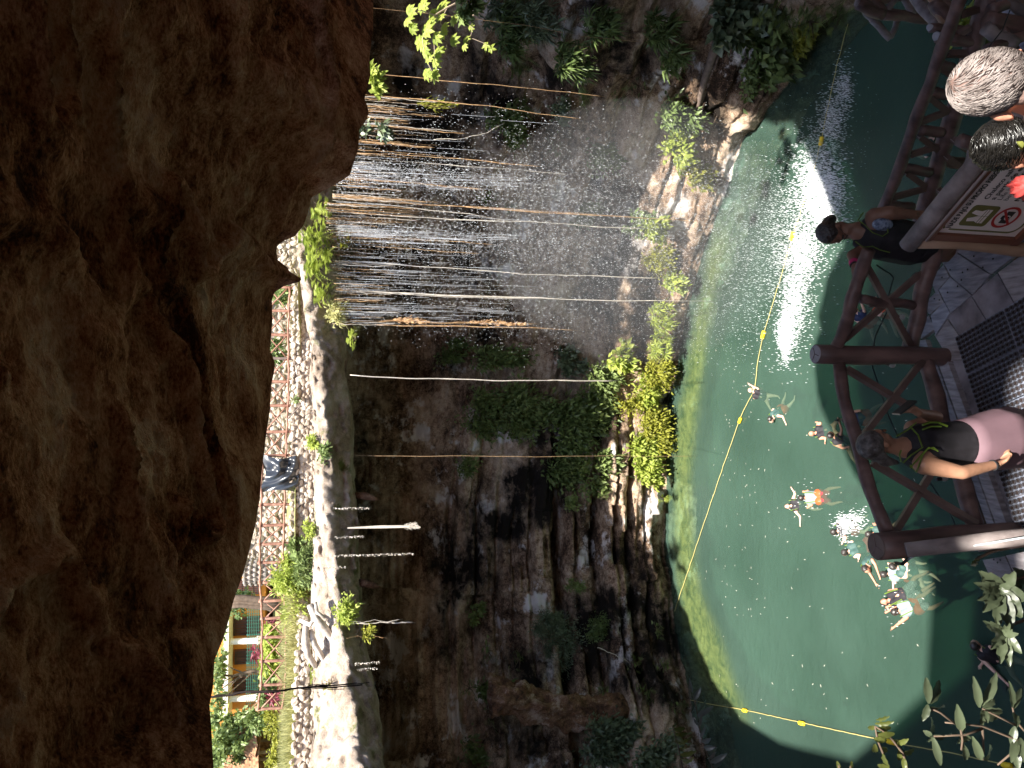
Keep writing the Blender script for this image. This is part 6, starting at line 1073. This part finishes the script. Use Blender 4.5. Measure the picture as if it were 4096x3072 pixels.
hb = MB(); hb.ell(P_(0, -.028, .05), (.088, .098, .088), rot, 20, 14); hb.ell(P_(0, -.075, -.01), (.07, .045, .07), rot, 14, 10); hb.ell(P_(0, -.085, -.08), (.045, .04, .055), rot); hb.cap(P_(.0, -.08, -.10), .035, P_(.02, -.07, -.15), .018); ho = solid('hair', hb, 'hair_g', wm, .008, 3)
v = MB(); v.cap(chest + Vector((0, 0, .03)), .165, waist, .163); v.cap(waist, .163, waist.lerp(hip_, .45), .165); v.cap(shF.lerp(chest, .35), .085, chest, .13); v.cap(shN.lerp(chest, .35), .085, chest, .13); v.cap(shF.lerp(neck, .45), .045, chest, .12); v.cap(shN.lerp(neck, .45), .045, chest, .12); vo = solid('life_vest', v, 'vest_k', wm, .01, 4)
pp_ = MB()
for pth in ([(3612, 1852), (3645, 1820), (3690, 1790), (3672, 1740), (3640, 1705)], [(3640, 1872), (3690, 1815), (3715, 1790), (3745, 1800)], [(3640, 1860), (3665, 1890), (3690, 1820), (3710, 1795), (3735, 1790), (3752, 1805)], [(3605, 1848), (3598, 1820), (3605, 1800)], [(3585, 1745), (3630, 1720), (3665, 1690)]): pp_.tube([PY(x, y, Yw - .19 + (.0 if y > 1760 else .09)) for x, y in pth], .0048, 6)
pp_.build('lime_piping', M['lime'], vo); st = MB(); st.tube([PY(3690, 1700, Yw - .07), PY(3720, 1690, Yw - .07), PY(3752, 1690, Yw - .07), PY(3790, 1705, Yw - .09)], .008, 6); st.tube([PY(3690, 1718, Yw - .09), PY(3725, 1706, Yw - .09), PY(3765, 1706, Yw - .1)], .006, 6); st.build('buckle_strap', M['lime'], vo)
sk = MB(); n_ = 30; cols = []
for (x, yc, rx, ry, zof) in ((3835, 1778, .158, .165, 0), (3880, 1776, .175, .175, 0), (3930, 1770, .19, .18, 0), (3985, 1760, .20, .185, 0), (4050, 1752, .205, .19, 0)):
    c = PY(x, yc, Yw)
    for i in range(n_): a = 2 * math.pi * i / n_; q = 1 + (.03 * math.sin(a * 7) if x > 3900 else 0); sk.V.append((c.x + rx * q * math.cos(a), c.y + ry * q * math.sin(a), c.z + (.012 * math.sin(a * 3) if x > 4000 else 0)))
sk.F = [(j * n_ + i, j * n_ + (i + 1) % n_, (j + 1) * n_ + (i + 1) % n_, (j + 1) * n_ + i) for j in range(4) for i in range(n_)]; so = sk.build('skirt', M['pink'], wm, True); m_ = so.modifiers.new('s', 'SOLIDIFY'); m_.thickness = .006
wr = MB(); d = (wrN - elN).normalized(); wr.tube([wrN - d * .03, wrN - d * .02], [.036, .036], 14); wr.build('wristwatch', M['black'], wm)
ph = MB(); pc_ = PY(3618, 1630, Yw - .06); ph.box(pc_, (.012, .075, .15), Matrix.Rotation(R(-35), 3, 'Y')); pho = ph.build('phone', M['phone']); tag(pho, 'dark phone held up by the woman in the mauve skirt', 'phone')
# ---- woman leaning over the railing
lw = thing('person', 'woman with glasses and a black vest leaning over the railing, hand on the log', 'person', (.95, 5.35, DECK - .5)); Yl = 5.05
Hc = PY(3338, 925, Yl + .15); mb = MB(); P_, rot = head(mb, Hc, (-.62, -.35, -.62), (-.30, .10, .85), 1.05); ch = PY(3520, 950, Yl); neck = PY(3430, 925, Yl + .05); sN = PY(3500, 868, Yl - .10); sF = PY(3440, 1010, Yl + .05); ws = PY(3640, 975, Yl + .05); hp2 = ws + Vector((.05, .05, -.3))
mb.cap(Hc - Vector((-.02, 0, .06)), .055, neck, .06); mb.cap(neck, .08, ch, .13); mb.cap(sN, .075, ch, .12); mb.cap(sF, .06, ch, .12); mb.cap(ch, .16, ws, .16); mb.cap(ws, .16, hp2, .17)
for s_ in (-1, 1): mb.cap(hp2 + Vector((s_ * .08, 0, -.05)), .1, hp2 + Vector((s_ * .08, 0, -.5)), .06); mb.cap(hp2 + Vector((s_ * .08, 0, -.5)), .06, hp2 + Vector((s_ * .08, .02, -.9)), .045)
e1 = PY(3560, 852, Yl - .18); w1 = PY(3655, 858, Yl - .2); mb.cap(sN, .07, e1, .058); mb.cap(e1, .056, w1, .035); hand(mb, w1, w1 - e1, (0, -.4, -1), 1, .5, 1)
e2 = PY(3408, 1020, Yl - .0); w2 = PY(3418, 1062, Yl - .12); mb.cap(sF, .055, e2, .042); mb.cap(e2, .042, w2, .028); hand(mb, w2, PY(3424, 1100, Yl - .16) - w2, (-.1, .1, -1), 1.0, .55, 1)
solid('body', mb, 'skin_c', lw, .010, 5); face_bits(P_, rot, 1.05, lw)
hb = MB(); hb.ell(P_(0, -.03, .045), (.09, .10, .09), rot, 20, 14); hb.ell(P_(0, -.08, -.03), (.06, .05, .08), rot); hb.cap(P_(.05, -.05, -.05), .03, P_(.07, .0, -.12), .012); solid('hair', hb, 'hair_k', lw, .009, 3)
g_ = MB()
for k in (-1, 1): g_.tube([P_(k * .031 + .024 * math.cos(a), .098, .006 + .019 * math.sin(a)) for a in [i * math.pi / 6 for i in range(13)]], .0022, 5); g_.tube([P_(k * .055, .096, .01), P_(k * .082, 0, .01)], .002, 5)
g_.tube([P_(-.008, .10, .008), P_(.008, .10, .008)], .002, 5); g_.build('glasses', M['black'], lw)
v = MB(); v.cap(ch, .178, ws, .178); v.cap(ws, .178, ws.lerp(hp2, .5), .17); v.cap(sN.lerp(neck, .45), .05, ch, .13); v.cap(sF.lerp(neck, .45), .05, ch, .13); vo = solid('life_vest', v, 'vest_k', lw, .011, 4)
sw = MB(); sw.ell(PY(3530, 898, Yl - .16), (.05, .05, .085), None, 14, 10); sw.build('swimsuit', M['blueprint'], lw, True); pz = MB()
for pth in ([(3432, 880), (3460, 900), (3490, 930), (3530, 945), (3552, 930), (3548, 905)], [(3440, 862), (3455, 850), (3432, 880)], [(3420, 965), (3455, 990), (3490, 985), (3520, 1000), (3560, 1010)]): pz.tube([PY(x, y, Yl - .185) for x, y in pth], .004, 6)
pz.build('lime_piping', M['lime'], vo); wb = MB(); d = (w2 - e2).normalized(); wb.tube([w2 - d * .055, w2 - d * .02], [.037, .034], 14); M['pinkband'] = simple('pink_band', (.65, .04, .18), .5, .2, 20); wb.build('wristband', M['pinkband'], lw); wb = MB(); wb.tube([w2 - d * .008, w2 + d * .004], [.033, .032], 14); wb.build('black_wristband', M['black'], lw)
# ---- two people close below, seen from behind
def bust(label, hc, s, face, up, hair, skin, cloth, loc, hairscale, ears=True):
    o = thing('person', label, 'person', loc); mb = MB(); P_, rot = head(mb, hc, face, up, s); nk = Vector(hc) - Vector((0, -.01, .13)); c = nk - Vector((0, 0, .14)); mb.cap(Vector(hc) - Vector((0, 0, .05)), .062, nk, .066); mb.cap(nk, .07, c, .12)
    for k in (-1, 1):
        if ears: mb.ell(P_(k * .084, -.01, -.012), (.012 * s, .022 * s, .034 * s), rot)
        S_ = c + Vector((k * .17, 0, .02)); mb.cap(S_, .07, c, .1); mb.cap(S_, .065, S_ + Vector((k * .04, .02, -.28)), .05); mb.cap(S_ + Vector((k * .04, .02, -.28)), .05, S_ + Vector((k * .03, .14, -.50)), .032); hand(mb, S_ + Vector((k * .03, .14, -.50)), (0, .3, -1), (0, 1, 0), 1, .4, -k)
        h0 = c + Vector((k * .09, 0, -.45)); mb.cap(h0, .09, h0 + Vector((0, .03, -.42)), .062); mb.cap(h0 + Vector((0, .03, -.42)), .062, h0 + Vector((0, 0, -.80)), .045); mb.cap(h0 + Vector((0, 0, -.80)), .045, h0 + Vector((0, .15, -.84)), .035)
    mb.cap(c, .14, c - Vector((0, 0, .42)), .14); solid('body', mb, skin, o, .011, 5); face_bits(P_, rot, s, o)
    hb = MB(); a, b_, c3 = hairscale; hb.ell(P_(0, -.026, .047), (a, b_, c3), rot, 26, 18); hb.ell(P_(0, -.062, -.015), (.066 * s, .055 * s, .06 * s), rot, 16, 12); h_ = solid('hair', hb, hair, o, .006, 2); q = MB(); q.cap(c - Vector((0, 0, .06)), .155, c - Vector((0, 0, .45)), .158); solid('shirt', q, cloth, o, .014, 4); return o, P_, rot, h_
M['hair_b'] = simple('short_grizzled_hair', (.16, .10, .085), .5, .3, 30, bump=.4, spec=.4, c2=(.30, .20, .17)); M['hair_w'] = simple('wet_black_hair', (.004, .003, .003), .7, .5, 45, bump=.4, spec=.02, c2=(.004, .004, .004))
hc = PY(4005, 345, 1.66); o, P_, rot, h_ = bust('man with short grizzled hair and sunlit ears, back of his head close to the camera', hc, 1.0, (.12, 1, -.25), (.05, .2, 1), 'hair_b', 'skin_d', 'black', (hc.x, hc.y, -3.3), (.082, .10, .095)); HB = (P_, h_)
hc = PY(4040, 590, 2.35); o, P_, rot, h_ = bust('person with wet black wavy hair and a leaf shaped clip beside the sign', hc, 1.0, (-.2, 1, -.3), (0, .25, 1), 'hair_w', 'skin_d', 'red', (hc.x, hc.y, -4.1), (.088, .10, .092))
def strands(P_, rad, n, length, r_, mat, parent, swirl, seed):
    rnd = random.Random(seed); mb = MB(); a, b_, c_ = rad
    for i in range(n):
        u = rnd.uniform(-.25, 1); th = rnd.uniform(0, 2 * math.pi); w0 = math.sqrt(max(0, 1 - u * u)); pts = []; du = -length * rnd.uniform(.6, 1.3); k = swirl * rnd.uniform(.5, 1.5)
        ph = math.acos(max(-1, min(1, u)))
        for s in range(5):
            p_ = ph - du * s / 4; t_ = th + k * s / 4 + .05 * math.sin(s * 2 + i); lift_ = 1.0 + .035 * math.sin(math.pi * s / 4) + .008
            pts.append(P_(a * math.sin(p_) * math.cos(t_) * lift_, -.026 + b_ * math.sin(p_) * math.sin(t_) * lift_, .047 + c_ * math.cos(p_) * lift_))
        mb.tube(pts, [r_, r_, r_ * .9, r_ * .7, r_ * .3], 3, cap=False)
    return mb.build('hair_strands', mat, parent, True)
M['strand_w'] = simple('grey_white_strand', (.22, .18, .165), .5, .2, 30, spec=.3, c2=(.38, .33, .31)); M['strand_d'] = simple('dark_strand', (.03, .02, .018), .4, .2, 30); M['strand_s'] = simple('shiny_black_strand', (.004, .0035, .003), .25, .2, 30, spec=.6, c2=(.02, .018, .016))
strands(HB[0], (.082, .10, .095), 1300, .42, .0012, M['strand_w'], HB[1], .5, 3); strands(HB[0], (.082, .10, .095), 260, .42, .0012, M['strand_d'], HB[1], .5, 4)
strands(P_, (.090, .102, .094), 700, .8, .0024, M['strand_s'], h_, 2.4, 5); strands(P_, (.094, .106, .098), 260, .5, .0022, M['strand_s'], h_, -3.0, 6)
cl = MB(); pz_ = P_(-.055, -.09, .01)
for i in range(6): cl.leaf(pz_ + Vector((random.uniform(-.02, .02), -.012, random.uniform(-.02, .02))), (random.uniform(-1, 1), -.5, random.uniform(-1, 1)), Vector((0, -1, 0)), .05, .035)
M['clip'] = simple('gold_green_clip', (.30, .32, .08), .2, .3, 20, spec=1); cl.build('hair_clip', M['clip'], o)
cl = MB(); c = PY(4100, 745, 3.2); cl.ell(c, (.06, .05, .075), None, 22, 16); cl.V = [tuple(Vector(v_) + (Vector(v_) - c) * (.35 * math.sin(v_[0] * 160) * math.cos(v_[2] * 120))) for v_ in cl.V]; M['coral'] = simple('coral_cloth', (.75, .10, .09), .6, .2, 12); o = cl.build('cloth', M['coral'], None, True); tag(o, 'crumpled coral red cloth in front of the sign', 'cloth')

# ---- mist drifting where the drops fall
mist = MB(); mc = PY(2900, 900, 26.0); mist.ell((mc.x - .6, 25.6, -9.6), (5.0, 3.4, 5.9), None, 32, 20); mo = mist.build('mist'); tag(mo, 'thin bright mist hanging over the splash of the falling drops', 'mist', kind='stuff')
m = bpy.data.materials.new('mist'); m.use_nodes = True; n = m.node_tree.nodes; l = m.node_tree.links; n.remove(n['Principled BSDF']); pv = n.new('ShaderNodeVolumePrincipled'); pv.inputs['Color'].default_value = (.95, .97, 1, 1); pv.inputs['Density'].default_value = .026; pv.inputs['Anisotropy'].default_value = .2; l.new(pv.outputs[0], n['Material Output'].inputs['Volume']); mo.data.materials.append(m)
